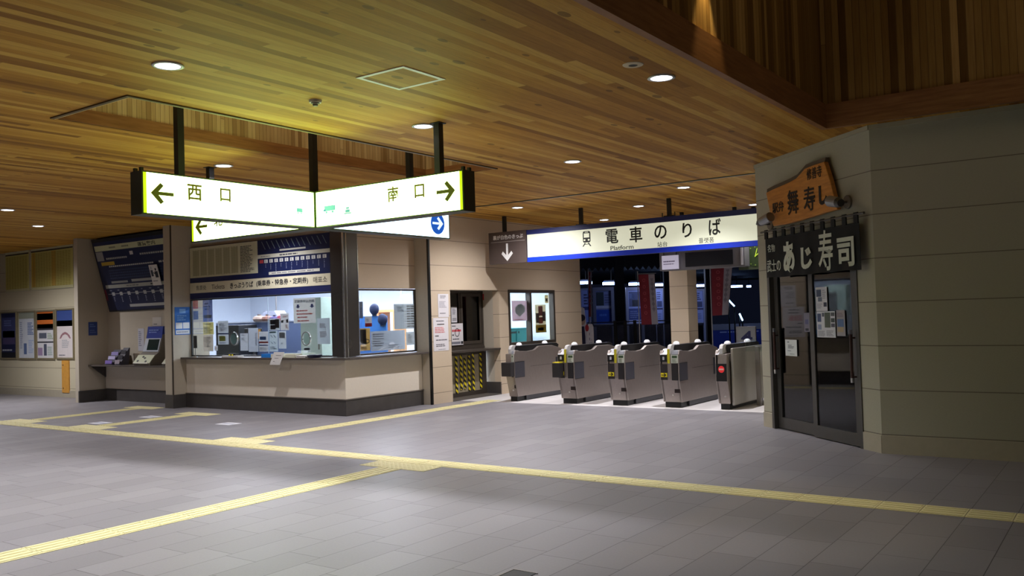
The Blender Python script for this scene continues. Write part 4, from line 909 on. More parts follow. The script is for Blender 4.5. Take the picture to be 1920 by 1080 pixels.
# ------------------------------------------------------------------ poster wall at the far left
WP = FY(PY)
z8 = lambda a, b: (a/3.375, 440+b/3.375)
def ttable(label, tl, br, tlm):
    u0, u1, v0, v1 = WP.rect(z8(*tl), z8(*br)); H = v1-v0
    t = Thing('timetable_board', label, 'board', ((u0+u1)/2, PY, v0)); t.part('frame', MB().pbox(WP, u0-.015, u1+.015, v0-.015, v1+.015, .0, .02), M((176, 174, 150), .5))
    bd = t.part('panel', MB().pbox(WP, u0, u1, v0, v1, .02, .024), M((198, 190, 112), .55))
    pr = [('band', 0, 0, 1, .16, (208, 206, 170)), ('band', 0, 0, 1, .025, (60, 58, 50)), ('band', 0, .155, 1, .185, (52, 50, 44)), ('lines', .3, .05, .62, .12, (90, 88, 70), 1), ('grid', .04, .22, .96, .95, (158, 146, 70), (14 if tlm else 8, 22)), ('band', .0, .95, 1, 1, (196, 192, 150))]
    if tlm: pr += [('band', .02, .2, .1, .94, (206, 160, 70)), ('band', .5, .2, .6, .94, (206, 164, 76))]
    put_prints(t, WP, u0, u1, v0, v1, .024, pr, bd)
ttable('yellowish timetable board farthest left high on the wall', (40, 88), (190, 352), False)
ttable('wider yellowish timetable board with orange columns high on the left wall', (202, 62), (470, 330), True)
def pcase(label, tl, br, prints, rgb):
    u0, u1, v0, v1 = WP.rect(z8(*tl), z8(*br)); t = Thing('poster_case', label, 'poster', ((u0+u1)/2, PY, v0), None)
    w = .035; fr = MB().pbox(WP, u0, u1, v0, v0+w, 0, .03).pbox(WP, u0, u1, v1-w, v1, 0, .03).pbox(WP, u0, u0+w, v0+w, v1-w, 0, .03).pbox(WP, u1-w, u1, v0+w, v1-w, 0, .03)
    t.part('frame', fr, M((150, 140, 112), .45, .3)); ps = t.part('poster', MB().pbox(WP, u0+w, u1-w, v0+w, v1-w, .0, .008), M(rgb, .5))
    put_prints(t, WP, u0+w, u1-w, v0+w, v1-w, .008, prints, ps)
pcase('framed dark blue night scene poster at the far left', (4, 490), (112, 788), [('rect', .05, .1, .95, .55, (62, 68, 116)), ('rect', .1, .4, .9, .7, (74, 66, 104)), ('lines', .08, .8, .92, .86, (170, 176, 190), 1), ('band', 0, .88, 1, 1, (26, 28, 36)), ('lines', .2, .15, .8, .3, (96, 110, 160), 3)], (36, 40, 74))
pcase('framed white poster with vertical blue lettering, second from the left', (116, 485), (230, 790), [('rect', 0, 0, 1, .14, (150, 156, 140)), ('lines', .06, .2, .25, .8, (150, 160, 184), 14), ('lines', .55, .22, .95, .5, (70, 100, 160), 8), ('rect', .3, .68, .48, .92, (90, 110, 150)), ('lines', .6, .6, .95, .9, (160, 180, 214), 8)], (206, 212, 220))
pcase('framed three-part poster with an orange sunset on top, third from the left', (232, 480), (352, 790), [('rect', 0, 0, 1, .36, (206, 110, 44)), ('rect', 0, .04, 1, .18, (176, 84, 50)), ('rect', 0, .27, 1, .36, (226, 164, 60)), ('band', 0, .36, 1, .40, (44, 42, 50)), ('rect', .1, .46, .55, .58, (90, 96, 110)), ('lines', .6, .46, .95, .6, (140, 160, 130), 4), ('band', 0, .645, 1, .675, (50, 50, 58)), ('rect', .38, .7, .55, .95, (80, 86, 104)), ('rect', .02, .78, .3, .95, (150, 130, 160)), ('lines', .6, .75, .95, .95, (150, 170, 160), 5)], (214, 214, 216))
pcase('framed poster with blue sky and a brown arched picture, fourth from the left', (356, 470), (474, 788), [('rect', 0, 0, 1, .34, (54, 76, 140)), ('rect', 0, .22, 1, .34, (60, 84, 70)), ('poly', .15, .46, .85, .6, (150, 110, 116), [(0, 1), (.12, .5), (.3, .15), (.5, 0), (.7, .15), (.88, .5), (1, 1), (.88, 1), (.7, .5), (.5, .35), (.3, .5), (.12, 1)]), ('lines', .3, .62, .75, .8, (170, 172, 176), 5), ('lines', .1, .93, .5, .97, (120, 120, 130), 1)], (216, 208, 206))
u0, u1, v0, v1 = WP.rect((117.5, 676), (131.5, 736.5))
s = Solid('wooden_strip', 'upright orange wooden strip on the wall under the posters', 'wooden strip', MB().pbox(WP, u0, u1, v0, v1, 0, .025), M((206, 150, 66), .5, var=.15, scale=20)); s.part('screw', MB().disc(WP, u0+.06, v1-.1, .015, .015, .025, .03, 10).disc(WP, u0+.06, v0+.1, .015, .015, .025, .03, 10), m_bronze)

# ------------------------------------------------------------------ staff booth on the gate wall
GW = FX(WX)
sheet('notice', 'upper white notice on the wall left of the staff window', 'notice', GW, z6(812, 140), z6(906, 335), (222, 218, 220), [('lines', .2, .05, .8, .2, (150, 146, 150), 3), ('lines', .1, .3, .9, .6, (176, 172, 178), 5), ('lines', .15, .8, .9, .86, (120, 116, 120), 1)])
sheet('notice', 'lower white notice with red lines on the wall left of the staff window', 'notice', GW, z6(772, 344), z6(906, 615), (224, 220, 222), [('lines', .2, .07, .8, .12, (110, 106, 112), 1), ('lines', .25, .17, .75, .22, (70, 66, 72), 1), ('lines', .1, .27, .95, .46, (214, 130, 130), 4), ('lines', .1, .52, .35, .57, (60, 56, 62), 1), ('lines', .15, .64, .95, .7, (110, 106, 112), 1), ('lines', .15, .78, .95, .88, (110, 106, 112), 2), ('lines', .3, .94, .9, .97, (150, 146, 150), 1)])
BX = FX(-10.62)
w3 = window_frame('window_3', BX, 12.53, 14.03, .95, 2.03, .045, -.05, .0, m_bronze, mull=(13.28,), gl=m_dglass, gd=-.02)
st = MB().pbox(BX, 13.30, 13.95, 1.0, 1.06, 0, .012).pbox(BX, 13.30, 13.95, 1.92, 1.98, 0, .012).pbox(BX, 13.30, 13.36, 1.06, 1.92, 0, .012).pbox(BX, 13.89, 13.95, 1.06, 1.92, 0, .012)
mesh_obj('sliding_sash', st, m_bronze, w3)
t = Thing('window_blind', 'closed dark slatted blind inside the staff window', 'blind', (-10.72, 13.28, .95))
mb = MB()
for k in range(34): mb.box(-10.735, -10.712, 12.56, 14.0, .97+.031*k, .97+.031*k+.022)
t.part('slats', mb, M((62, 60, 58), .6)); t.part('head_rail', MB().box(-10.74, -10.70, 12.55, 14.01, 2.01, 2.03), m_dark); t.part('backing', MB().box(-10.75, -10.745, 12.55, 14.01, .95, 2.03), m_black)
t = Thing('booth_shelf', 'dark shelf under the staff window', 'shelf', (-10.4, 13.28, .86)); t.part('top', MB().box(-10.66, -10.21, 12.535, 14.025, .87, .905), m_bronze, bevel=.005); t.part('support', MB().box(-10.66, -10.60, 12.54, 14.02, .905, .95), m_bronze)
BS = FX(-10.60)
sheet('notice', 'narrow white sheet behind the left edge of the staff window', 'notice', BS, z6(924, 250), z6(976, 380), (206, 204, 206), [('lines', .2, .1, .9, .5, (130, 128, 134), 4), ('lines', .2, .7, .9, .9, (120, 118, 124), 2)])
sheet('notice', 'white sign with red lettering and dark ring in the lower left of the staff window', 'notice', BS, z6(926, 391), z6(1028, 568), (222, 218, 218), [('lines', .05, .08, .4, .15, (60, 58, 62), 1), ('lines', .05, .24, .95, .42, (206, 60, 70), 1), ('ring', .28, .22, .68, .62, (40, 40, 46)), ('lines', .05, .48, .3, .58, (60, 58, 62), 1), ('lines', .1, .68, .95, .76, (70, 68, 74), 1), ('band', .0, .84, .75, .95, (120, 120, 130)), ('rect', .8, .83, .98, .96, (40, 40, 44))])
sheet('notice', 'red tag at the top of the staff window', 'notice', BS, z6(1192, 140), z6(1244, 192), (186, 34, 40), [('lines', .2, .2, .8, .8, (140, 24, 30), 2)])
BGt = FX(-10.56)
t = Thing('booth_gate', 'low dark gate under the staff window crossed by yellow and black striped tapes', 'gate', (-10.58, 13.28, .0))
fr = MB().pbox(BGt, 12.54, 14.0, .02, .10, -.03, 0).pbox(BGt, 12.54, 14.0, .80, .86, -.03, 0).pbox(BGt, 12.54, 12.62, .1, .8, -.03, 0).pbox(BGt, 13.86, 14.0, .1, .8, -.03, 0).pbox(BGt, 13.45, 13.53, .1, .8, -.03, 0)
t.part('frame', fr, m_bronze); t.part('mesh_panel', MB().pbox(BGt, 12.62, 13.86, .1, .8, -.02, -.015), M((150, 140, 116), .6)); t.part('sill', MB().pbox(BGt, 12.54, 14.02, .0, .02, -.03, .33), M((84, 78, 72), .5))
def stripes():
    t_ = NT('hazard_tape'); t_.set(.5); p, xyz = t_.pos(); q = t_.math('ADD', t_.math('MULTIPLY', xyz[2], 9.5), t_.math('MULTIPLY', xyz[1], 7.5))
    t_.l(t_.mix(t_.math('GREATER_THAN', t_.math('FRACT', q), .5), srgb(226, 206, 24), srgb(22, 20, 20)), t_.b.inputs['Base Color']); return t_.m
m_tape = stripes()
for a, z0, z1 in ((968, 668, 985), (1008, 650, 950), (1040, 680, 940), (1075, 660, 955), (1110, 645, 955), (1172, 640, 935)):
    p = BGt.px(*z6(a, z0)); q = BGt.px(*z6(a, z1)); t.part('hazard_tape', MB().pbox(BGt, p[0]-.032, p[0]+.032, max(.03, q[1]), min(.85, p[1]), .0, .003), m_tape, label='yellow and black striped tape')
t.part('latch', MB().pbox(BGt, 12.56, 12.6, .5, .62, 0, .012), m_white)
# second window
GW2 = FX(WX-.06)
w4 = window_frame('window_4', FX(WX), 14.34, 16.05, .93, 2.04, .06, -.1, .012, m_bronze, mull=(15.13,), gl=m_bglass, gd=-.05)
zb = lambda a, b: (780+a/3.857, 500+b/3.857)
GB = FX(WX-.075)
sheet('poster', 'pink poster with a pale machine picture in the second window', 'poster', GB, zb(692, 246), zb(812, 390), (206, 160, 170), [('poly', .2, .15, .8, .8, (200, 214, 206), [(0, .25), (.6, 0), (1, .2), (1, .6), (.45, 1), (0, .7)][::-1]), ('rect', .35, .2, .62, .38, (110, 140, 140)), ('lines', .1, .9, .9, .97, (190, 90, 100), 1)], 0, .002, tp=True)
sheet('poster', 'yellow festival style poster in the right pane of the second window', 'poster', GB, zb(860, 275), zb(943, 474), (226, 206, 150), [('rect', .3, .05, .7, .4, (206, 130, 110)), ('rect', .05, .3, .35, .65, (130, 110, 90)), ('rect', .65, .25, .95, .6, (120, 104, 84)), ('rect', .3, .45, .7, .68, (214, 120, 90)), ('band', 0, .72, 1, 1, (232, 190, 60)), ('rect', .2, .82, .75, .93, (240, 226, 190))], 0, .002, tp=True)
sheet('card', 'yellow card in the top right corner of the second window', 'card', GB, zb(930, 205), zb(957, 264), (226, 196, 80), [('rect', .2, .4, .8, .8, (120, 110, 90))], 0, .002, tp=True)
t = Thing('teal_cabinet', 'teal office cabinet behind the second window', 'cabinet', (-11.3, 15.2, .01)); t.part('carcass', MB().box(-11.9, -11.0, 14.2, 16.2, .01, 1.25), M((40, 150, 165), .5), bevel=.01)
for k in range(4): t.part('drawer', MB().box(-11.0, -10.985, 14.25+.48*k, 14.68+.48*k, .7, 1.2), M((50, 164, 178), .5))
t.part('label_row', MB().lines(FX(-10.985), 14.3, 16.1, 1.12, 1.2, 1, 0, .004), M((20, 60, 70), .5))
t = Thing('bag', 'red and black bag on the teal cabinet', 'bag', (-11.25, 15.0, 1.25)); t.part('body', MB().lathe((-11.25, 15.1, 1.36), [(0, -.3), (.1, -.27), (.11, .27), (0, .3)], 14, (0, 1, 0)), M((34, 32, 36), .6)); t.part('flap', MB().box(-11.15, -11.12, 14.9, 15.25, 1.28, 1.38), M((206, 60, 60), .6))
lamp('booth_light', 'AREA', (-11.2, 15.0, 2.6), 34, (.66, .95, 1), shape='RECTANGLE', size=1.0, size_y=1.6)

# ------------------------------------------------------------------ shop front: sliding door, noren, signboard, spotlights
LEFT = SP.px(1516, 600)[0]; MID = SP.px(1521, 600)[0]
m_door = M((84, 82, 78), .4, .4)
jw = .055
fr = MB().pbox(SP, dl, dl+jw, 0, DTOP, -.12, .012).pbox(SP, dr-jw, dr, 0, DTOP, -.12, .012).pbox(SP, dl+jw, dr-jw, DTOP-.06, DTOP, -.12, .012)
d1 = struct('door_1', fr, m_door)
def leaf(u0, u1, d, hu):
    s_ = .085; lf = MB().pbox(SP, u0, u0+s_, .012, DTOP-.06, d-.035, d).pbox(SP, u1-s_, u1, .012, DTOP-.06, d-.035, d).pbox(SP, u0+s_, u1-s_, .012, .15, d-.035, d).pbox(SP, u0+s_, u1-s_, DTOP-.16, DTOP-.06, d-.035, d)
    o = mesh_obj('door_leaf', lf, m_door, d1); mesh_obj('pane', MB().pbox(SP, u0+s_, u1-s_, .15, DTOP-.16, d-.02, d-.014), m_dglass, o)
    h = MB().tube(SP.pt(hu, .72, d+.05), SP.pt(hu, 1.22, d+.05), .016); h.tube(SP.pt(hu, .76, d), SP.pt(hu, .76, d+.05), .01).tube(SP.pt(hu, 1.18, d), SP.pt(hu, 1.18, d+.05), .01)
    mesh_obj('door_handle', h, M((64, 40, 36), .4), o)
    c = MB()
    for z in (.70, 1.22): c.tube(SP.pt(hu, z, d+.05), SP.pt(hu, z+.05, d+.05), .018)
    mesh_obj('handle_cap', c, m_chrome, o); return o
umid = (dl+dr)/2
leaf(dl+jw, umid+.03, -.05, dl+jw+.05); leaf(umid-.03, dr-jw, -.008, dr-jw-.05)
zs = lambda a, b: (1430+a/4.91, 500+b/4.91)
SD = Plane(S0-SP.n*.02, SU)
def sg(name, label, tl, br, rgb, prints=(), cat='notice', d=.014): return sheet(name, label, cat, SP, zs(*tl), zs(*br), rgb, prints, -.014-.010 if d is None else d-.026, .002)
PHOTO = [('rect', .06, .1, .5, .4, (70, 84, 110)), ('rect', .2, .42, .55, .6, (110, 120, 140)), ('rect', .68, .64, .95, .82, (60, 66, 84)), ('lines', .1, .68, .6, .9, (160, 164, 180), 4), ('lines', .6, .1, .95, .5, (170, 172, 180), 5)]
sg('notice', 'white sheet with photographs topmost on the right leaf of the shop door', (478, 192), (590, 408), (214, 216, 222), PHOTO)
sg('notice', 'wide white sheet full of small pictures on the right leaf of the shop door', (488, 414), (666, 655), (214, 216, 222), [('rect', .04, .08, .25, .4, (70, 84, 120)), ('rect', .3, .05, .42, .2, (90, 96, 110)), ('rect', .44, .04, .75, .62, (86, 96, 84)), ('rect', .78, .04, .98, .18, (90, 96, 100)), ('rect', .78, .26, .98, .42, (70, 80, 80)), ('rect', .78, .46, .98, .6, (84, 84, 96)), ('rect', .06, .5, .25, .7, (140, 150, 180)), ('lines', .05, .74, .45, .97, (150, 152, 160), 5), ('lines', .52, .72, .97, .95, (150, 152, 160), 5)])
sg('poster', 'pale poster with a blue fish picture beside the wide sheet on the shop door', (668, 400), (756, 640), (160, 156, 160), [('rect', .1, .35, .85, .65, (90, 116, 160)), ('rect', .1, .65, .8, .85, (176, 160, 130)), ('lines', .1, .1, .9, .28, (130, 120, 130), 3)], 'poster')
SP2 = Plane(S0-SP.n*.062, SU)
sheet('notice', 'grey violet leaflet behind the left door leaf next to the meeting stile', 'notice', SP2, zs(380, 425), zs(436, 600), (120, 118, 134), [('rect', .2, .35, .8, .6, (90, 92, 130)), ('rect', .2, .82, .8, .95, (50, 50, 60))], 0, .002)
sheet('notice', 'white handwritten note on the left leaf of the shop door', 'notice', SP2, zs(214, 670), zs(326, 826), (216, 222, 220), [('lines', .2, .1, .4, .2, (100, 110, 110), 1), ('lines', .25, .3, .8, .55, (110, 120, 126), 3), ('lines', .2, .65, .6, .72, (110, 120, 126), 1), ('lines', .4, .85, .9, .9, (100, 110, 116), 1)], .010, .002)
# inside the dark shop
def SI(u, d): return SP.pt(u, 0, -d)
ip = Plane(S0-SP.n*.9, SU)
u0, u1, v0, v1 = ip.rect(zs(560, 640), zs(840, 1000))
t = Thing('shop_counter', 'grey counter with a sloping white display lid inside the dark shop', 'counter', ip.pt((u0+u1)/2, 0, -.3))
t.part('body', MB().pbox(ip, u0, u1+.5, .0, .92, -.6, 0), M((120, 122, 120), .6), bevel=.01); t.part('lid', MB().prism(Plane(ip.pt(u0, 0), -ip.n, (0, 0, 1)), [(.0, .92), (.6, .92), (.6, 1.2), (.5, 1.2)], -.9, -.1) if False else MB().pbox(ip, u0+.15, u1+.4, .925, 1.12, -.5, -.08), M((168, 172, 174), .5))
ib = Plane(S0-SP.n*1.6, SU); u0, u1, v0, v1 = ib.rect(zs(628, 150), zs(860, 560))
t = Thing('pin_board', 'dim blue grey panel on the back wall of the shop', 'panel', ib.pt((u0+u1)/2, v0, 0)); t.part('board', MB().pbox(ib, u0, u1, v0, v1, -.03, 0), M((110, 128, 150), .6)); t.part('trim', MB().pbox(ib, u0-.02, u1, v0-.03, v0, -.04, .01), m_dark); t.part('support', MB().pbox(ib, u0+.1, u0+.14, 0, v0-.03, -.03, 0).pbox(ib, u1-.14, u1-.1, 0, v0-.03, -.03, 0), m_dark)
ip = Plane(S0-SP.n*.75, SU); u0, u1, v0, v1 = ip.rect(zs(215, 620), zs(395, 1000)); u0, u1 = -.40, -.12
t = Thing('shop_cabinet', 'black cabinet with a steel bin behind the left door leaf', 'cabinet', ip.pt((u0+u1)/2, 0, -.3)); t.part('body', MB().pbox(ip, u0, u1, .45, v1, -.5, 0), m_black, bevel=.01); t.part('top', MB().pbox(ip, u0-.02, u1+.02, v1, v1+.03, -.52, .02), m_dark); t.part('steel_bin', MB().lathe(ip.pt((u0+u1)/2, 0, -.2), [(0, .0), (.1, 0), (.13, .45), (0, .45)], 20), m_steel, smooth=False)

zn = lambda a, b: (1420+a/4.5, 290+b/4.5)
ND = Plane(S0+SP.n*.10, SU)
t = Thing('noren', 'black shop curtain with white brush lettering hanging over the shop door', 'curtain', ND.pt((dl+dr)/2, 1.75))
nu0 = ND.px(*zn(66, 685))[0]; nu1 = ND.px(*zn(852, 530))[0]; nv1 = (ND.px(*zn(66, 700))[1]+ND.px(*zn(845, 580))[1])/2; nv0 = (ND.px(*zn(90, 1040))[1]+ND.px(*zn(868, 968))[1])/2
rodv = nv1+.085
cloth = MB(); N = 48; vs = []; fs = []
for i in range(N+1):
    u = nu0+(nu1-nu0)*i/N
    for k, (v) in enumerate((nv1, nv1-.2*(nv1-nv0), nv1-.6*(nv1-nv0), nv0)):
        w = .008*math.sin(i*.9)*(k/3) + .003*math.sin(i*.37)
        vs.append(ND.pt(u, v+(.004*math.sin(i*.5) if k == 3 else 0), w))
for s_ in (0, 1): cloth.v += [p+SP.n*(-.004*s_) for p in vs]
m_ = 4*(N+1)
for i in range(N):
    for k in range(3):
        a = 4*i+k; cloth.f.append([a, a+1, a+5, a+4]); cloth.f.append([m_+a, m_+a+4, m_+a+5, m_+a+1])
cl = t.part('cloth', cloth, M((20, 22, 22), .85, var=.2, scale=60), smooth=True)
for i in range(10):
    u = nu0+.035+(nu1-nu0-.07)*i/9; t.part('loop', MB().pbox(ND, u-.035, u+.035, nv1-.01, rodv+.02, -.004, .012), M((22, 24, 24), .85))
rd = t.part('rod', MB().tube(ND.pt(nu0-.10, rodv, 0), ND.pt(nu1+.10, rodv, 0), .013), M((84, 80, 72), .5))
for u in (nu0+.1, nu0+.5, (nu0+nu1)/2+.15, nu1-.12): t.part('hook', MB().tube(SP.pt(u, rodv+.006, .012), ND.pt(u, rodv+.002, .0), .008), m_bronze)
m_lwhite = M((206, 212, 196), .7)
def noren_txt(ch, tl, br, bold):
    a, b, c, e = ND.rect(zn(*tl), zn(*br)); uu, vv = ND.px(*zn((tl[0]+br[0])/2, (tl[1]+br[1])/2)); h = (br[1]-tl[1])/(1040-700)*(nv1-nv0)*1.0
    t.part('lettering', MB().text(ND, ch, uu, vv, h, b-a, .010, bold), m_lwhite, cl)
noren_txt('あ', (220, 735), (325, 992), .05); noren_txt('じ', (370, 785), (470, 958), .05); noren_txt('寿', (513, 652), (650, 962), .012); noren_txt('司', (676, 712), (828, 928), .03)
noren_txt('名物', (92, 757), (156, 822), .006); noren_txt('武士の', (86, 885), (205, 988), .006)
# wooden signboard
WB = Plane(S0+SP.n*.09, SU)
poly = [(72, 322), (130, 292), (200, 262), (268, 232), (326, 200), (362, 160), (398, 118), (470, 88), (562, 58), (585, 130), (612, 215), (640, 330), (672, 462), (610, 478), (556, 492), (500, 512), (420, 536), (330, 562), (232, 588), (132, 603), (112, 520), (92, 420)]
pts = [WB.px(*zn(a, b)) for a, b in poly]
m_board = None
def boardwood():
    t_ = NT('signboard_wood'); t_.set(.45); p, _ = t_.pos(); nz = t_.noise(p, 4, 4, (1, 1, 7)); t_.l(t_.ramp(nz, [(.25, srgb(176, 112, 44)), (.55, srgb(206, 138, 58)), (.8, srgb(220, 154, 72))]), t_.b.inputs['Base Color']); return t_.m
t = Thing('signboard', 'natural-edged orange wooden signboard with black brush lettering above the noren', 'sign', WB.pt(1.2, 2.5))
bd = t.part('plank', MB().prism(WB, pts[::-1], -.055, 0), boardwood(), bevel=.008)
t.part('bark_edge', MB().prism(WB, [pts[i] for i in range(0, 9)]+[(pts[i][0]+.01, pts[i][1]+.045) for i in range(8, -1, -1)], -.06, -.012), M((92, 78, 60), .7, var=.2))
t.part('batten', MB().pbox(SP, pts[0][0]+.15, pts[0][0]+.2, pts[19][1]+.08, pts[0][1]-.08, .002, .033).pbox(SP, pts[10][0]-.3, pts[10][0]-.25, pts[14][1]+.08, pts[9][1]-.05, .002, .033), m_bronze)
m_brush = M((34, 22, 14), .7)
def wtxt(ch, tl, br, bold):
    a, b, c, e = WB.rect(zn(*tl), zn(*br)); uu, vv = WB.px(*zn((tl[0]+br[0])/2, (tl[1]+br[1])/2)); h = (br[1]-tl[1])*(nv1-nv0)/340
    t.part('lettering', MB().text(WB, ch, uu, vv, h, b-a, .004, bold, .003), m_brush, bd)
wtxt('修善寺', (416, 108), (546, 198), .006); wtxt('駅弁', (128, 398), (226, 488), .008); wtxt('舞', (252, 298), (352, 500), .010); wtxt('寿', (388, 274), (492, 468), .007); wtxt('し', (518, 264), (596, 414), .05)
def spot(label, hx, hy, bx, by, flip):
    hu, hv = SP.px(*zn(hx, hy), .2); bu, bv = SP.px(*zn(bx, by))
    t = Thing('spotlight', label, 'spotlight', SP.pt(bu, bv, 0), 'spotlights aimed at the wooden signboard')
    t.part('wall_plate', MB().disc(SP, bu, bv, .07, .075, 0, .025, 20), M((112, 106, 96), .4, .3), bevel=.004)
    t.part('arm', MB().tube(SP.pt(bu, bv, .025), SP.pt(bu, bv, .2), .014).tube(SP.pt(bu, bv, .2), SP.pt(hu, hv, .2), .014), M((96, 92, 84), .4, .3))
    a = SP.pt(hu+.10*flip, hv-.02, .21); b = SP.pt(hu-.09*flip, hv+.02, .19)
    t.part('lamp_head', MB().tube(a, b, .055, .062, 18), M((150, 152, 154), .35, .5), bevel=.006); t.part('lamp_collar', MB().tube(a+(a-b)*.28, a, .04, .055, 18), M((60, 58, 54), .4))
spot('grey spotlight at the right end of the wooden signboard', 645, 398, 770, 400, 1)
spot('grey spotlight at the left end of the wooden signboard', 75, 545, 118, 585, -1)

# ------------------------------------------------------------------ beyond the gates: platform at night
HF = Vector((_f.x, _f.y, 0)).normalized(); HR = Vector((HF.y, -HF.x, 0))
def FAR(dist, n=None): return Plane(Vector((0, 0, 0))+HF*dist, HR)
t = Thing('departure_display', 'grey hanging departure display with blank black screen behind the platform sign', 'display', at(1330, 480, y=15.6))
DP = FY(15.6); u0, u1, v0, v1 = DP.rect((1258, 470), (1397, 502)); v1 = 2.75; v0 = DP.px(1330, 503)[1]
t.part('housing', MB().pbox(DP, u0-.25, u1, v0, v1, -.25, 0), M((104, 102, 104), .5), bevel=.01)
a, b, c, e = DP.rect((1285, 481), (1375, 499)); t.part('screen', MB().pbox(DP, a, b, v0+.05, v0+.05+.27, 0, .008), m_black)
for x in (u0+.2, u1-.2): t.part('post', MB().box(x-.03, x+.03, 15.68, 15.74, v1, CEIL-.001), m_post)
t.part('end_light', MB().pbox(DP, u1-.07, u1-.03, v0+.03, v0+.36, .0, .01), M((206, 206, 210), .4))
NP = FY(15.5); u0, u1, v0, v1 = NP.rect((1240.5, 480), (1272, 504))
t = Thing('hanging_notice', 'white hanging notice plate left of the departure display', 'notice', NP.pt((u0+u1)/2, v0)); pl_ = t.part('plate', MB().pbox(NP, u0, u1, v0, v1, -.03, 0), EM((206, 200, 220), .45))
put_prints(t, NP, u0, u1, v0, v1, 0, [('lines', .1, .35, .9, .52, (130, 120, 150), 1), ('lines', .1, .56, .85, .68, (140, 130, 160), 1)], pl_)
t.part('rod', MB().tube(NP.pt(u0+.04, v1, -.015), NP.pt(u0+.04, CEIL, -.015), .01).tube(NP.pt(u1-.04, v1, -.015), NP.pt(u1-.04, CEIL, -.015), .01), m_post)
KP = FY(15.9); cu, cv = KP.px(1414, 482); r = .30
t = Thing('station_clock', 'dim green lit square clock beside the shop corner', 'clock', KP.pt(cu, cv-r)); t.part('case', MB().pbox(KP, cu-r, cu+r, cv-r*.75, cv+r*.9, -.1, 0), M((58, 66, 44), .5))
t.part('dial', MB().disc(KP, cu+.02, cv+.02, .2, .2, 0, .004), M((44, 58, 30), .4)); mk = MB()
for k in range(12): mk.disc(KP, cu+.02+.165*math.sin(k*PI/6), cv+.02+.165*math.cos(k*PI/6), .012, .012, .004, .007, 8)
t.part('hour_marks', mk, EM((130, 160, 60), .12)); t.part('hand', MB().prism(KP, [(cu+.01, cv+.0), (cu+.03, cv+.0), (cu+.07, cv+.16), (cu+.06, cv+.16)], .007, .01), EM((190, 220, 60), .3)); t.part('hand', MB().prism(KP, [(cu+.01, cv+.02), (cu+.02, cv+.0), (cu+.12, cv+.08), (cu+.11, cv+.09)], .010, .013), EM((190, 220, 60), .25))
t.part('post', MB().pbox(KP, cu-.03, cu+.03, cv+r*.9, CEIL, -.08, -.03), m_post)
# numbered panel
QP = FY(16.8); u0, u1, v0, v1 = QP.rect((1381, 613.5), (1417.5, 662))
t = Thing('number_sign', 'grey panel with a large dark blue number 4 behind the last gate', 'sign', QP.pt((u0+u1)/2, 0)); bd = t.part('panel', MB().pbox(QP, u0, u1, .05, v1, -.03, 0), M((122, 124, 126), .5)); t.part('frame', MB().pbox(QP, u0-.012, u0, .0, v1+.012, -.035, .004).pbox(QP, u1, u1+.012, .0, v1+.012, -.035, .004).pbox(QP, u0, u1, v1, v1+.012, -.035, .004), m_steel)
cu, cv = QP.px(1400, 632); t.part('numeral', MB().text(QP, '4', cu, cv, .24, .23, 0, .03), M((22, 26, 74), .5), bd)
# banners
def banner(label, y, tl, tr, bl, br, hang):
    pl = FY(y); P4 = [pl.px(*q) for q in (tl, tr, br, bl)]
    t = Thing('banner_flag', label, 'banner', pl.pt(P4[0][0], 0)); f = .62
    mid = lambda i, j: (P4[i][0]*(1-f)+P4[j][0]*f, P4[i][1]*(1-f)+P4[j][1]*f)
    mt, mb_ = mid(0, 1), mid(3, 2)
    rc = t.part('red_cloth', MB().prism(pl, [P4[3], mb_, mt, P4[0]], -.004, 0), M((112, 22, 38), .8, var=.2)); wc = t.part('white_cloth', MB().prism(pl, [mb_, P4[2], P4[1], mt], -.004, 0), M((140, 136, 146), .8))
    h = P4[0][1]-P4[3][1]; w = P4[1][0]-P4[0][0]; rp = MB(); wp = MB()
    for k in range(6):
        s_ = .1+.13*k; x = P4[0][0]*(1-s_)+P4[3][0]*s_+w*.32; y_ = P4[0][1]*(1-s_)+P4[3][1]*s_
        rp.ring(pl, x, y_-.02, w*.09, h*.035, w*.03, 0, .003, 10)
    zl, zr = [], []
    for k in range(28):
        s_ = .08+.025*k; x = P4[1][0]*(1-s_)+P4[2][0]*s_-w*.19; y_ = P4[1][1]*(1-s_)+P4[2][1]*s_; q = .034 if k % 4 < 2 else .008; zl.append((x-q, y_)); zr.append((x+q, y_))
    wp.prism(pl, zl+zr[::-1], 0, .003)
    t.part('print', rp, M((150, 62, 72), .8), rc); t.part('print', wp, M((110, 106, 120), .8), wc)
    t.part('pole', MB().tube(pl.pt(P4[0][0]-.03, 0, -.02), pl.pt(P4[0][0]-.03, P4[0][1]+.08, -.02), .012), M((150, 150, 156), .4))
    t.part('cross_bar', MB().tube(pl.pt(P4[0][0]-.03, P4[0][1]+.02, -.02), pl.pt(P4[1][0]+.03, P4[1][1]+.02, -.02), .008), M((150, 150, 156), .4))
    t.part('base', MB().lathe(pl.pt(P4[0][0]-.03, 0, -.02), [(0, 0), (.2, 0), (.2, .05), (0, .07)]), m_dark)
banner('red and white banner flag left of the square pillar', 18.2, (1197, 515), (1227, 514), (1203, 609), (1234, 608), 0)
banner('red and white banner flag right of the square pillar', 17.8, (1333, 500), (1373, 497), (1336, 592), (1365, 590), 0)
banner('narrow red banner flag seen edge-on beside the wall end', 18.6, (1104, 510), (1109, 510), (1104, 594), (1110, 594), 0)
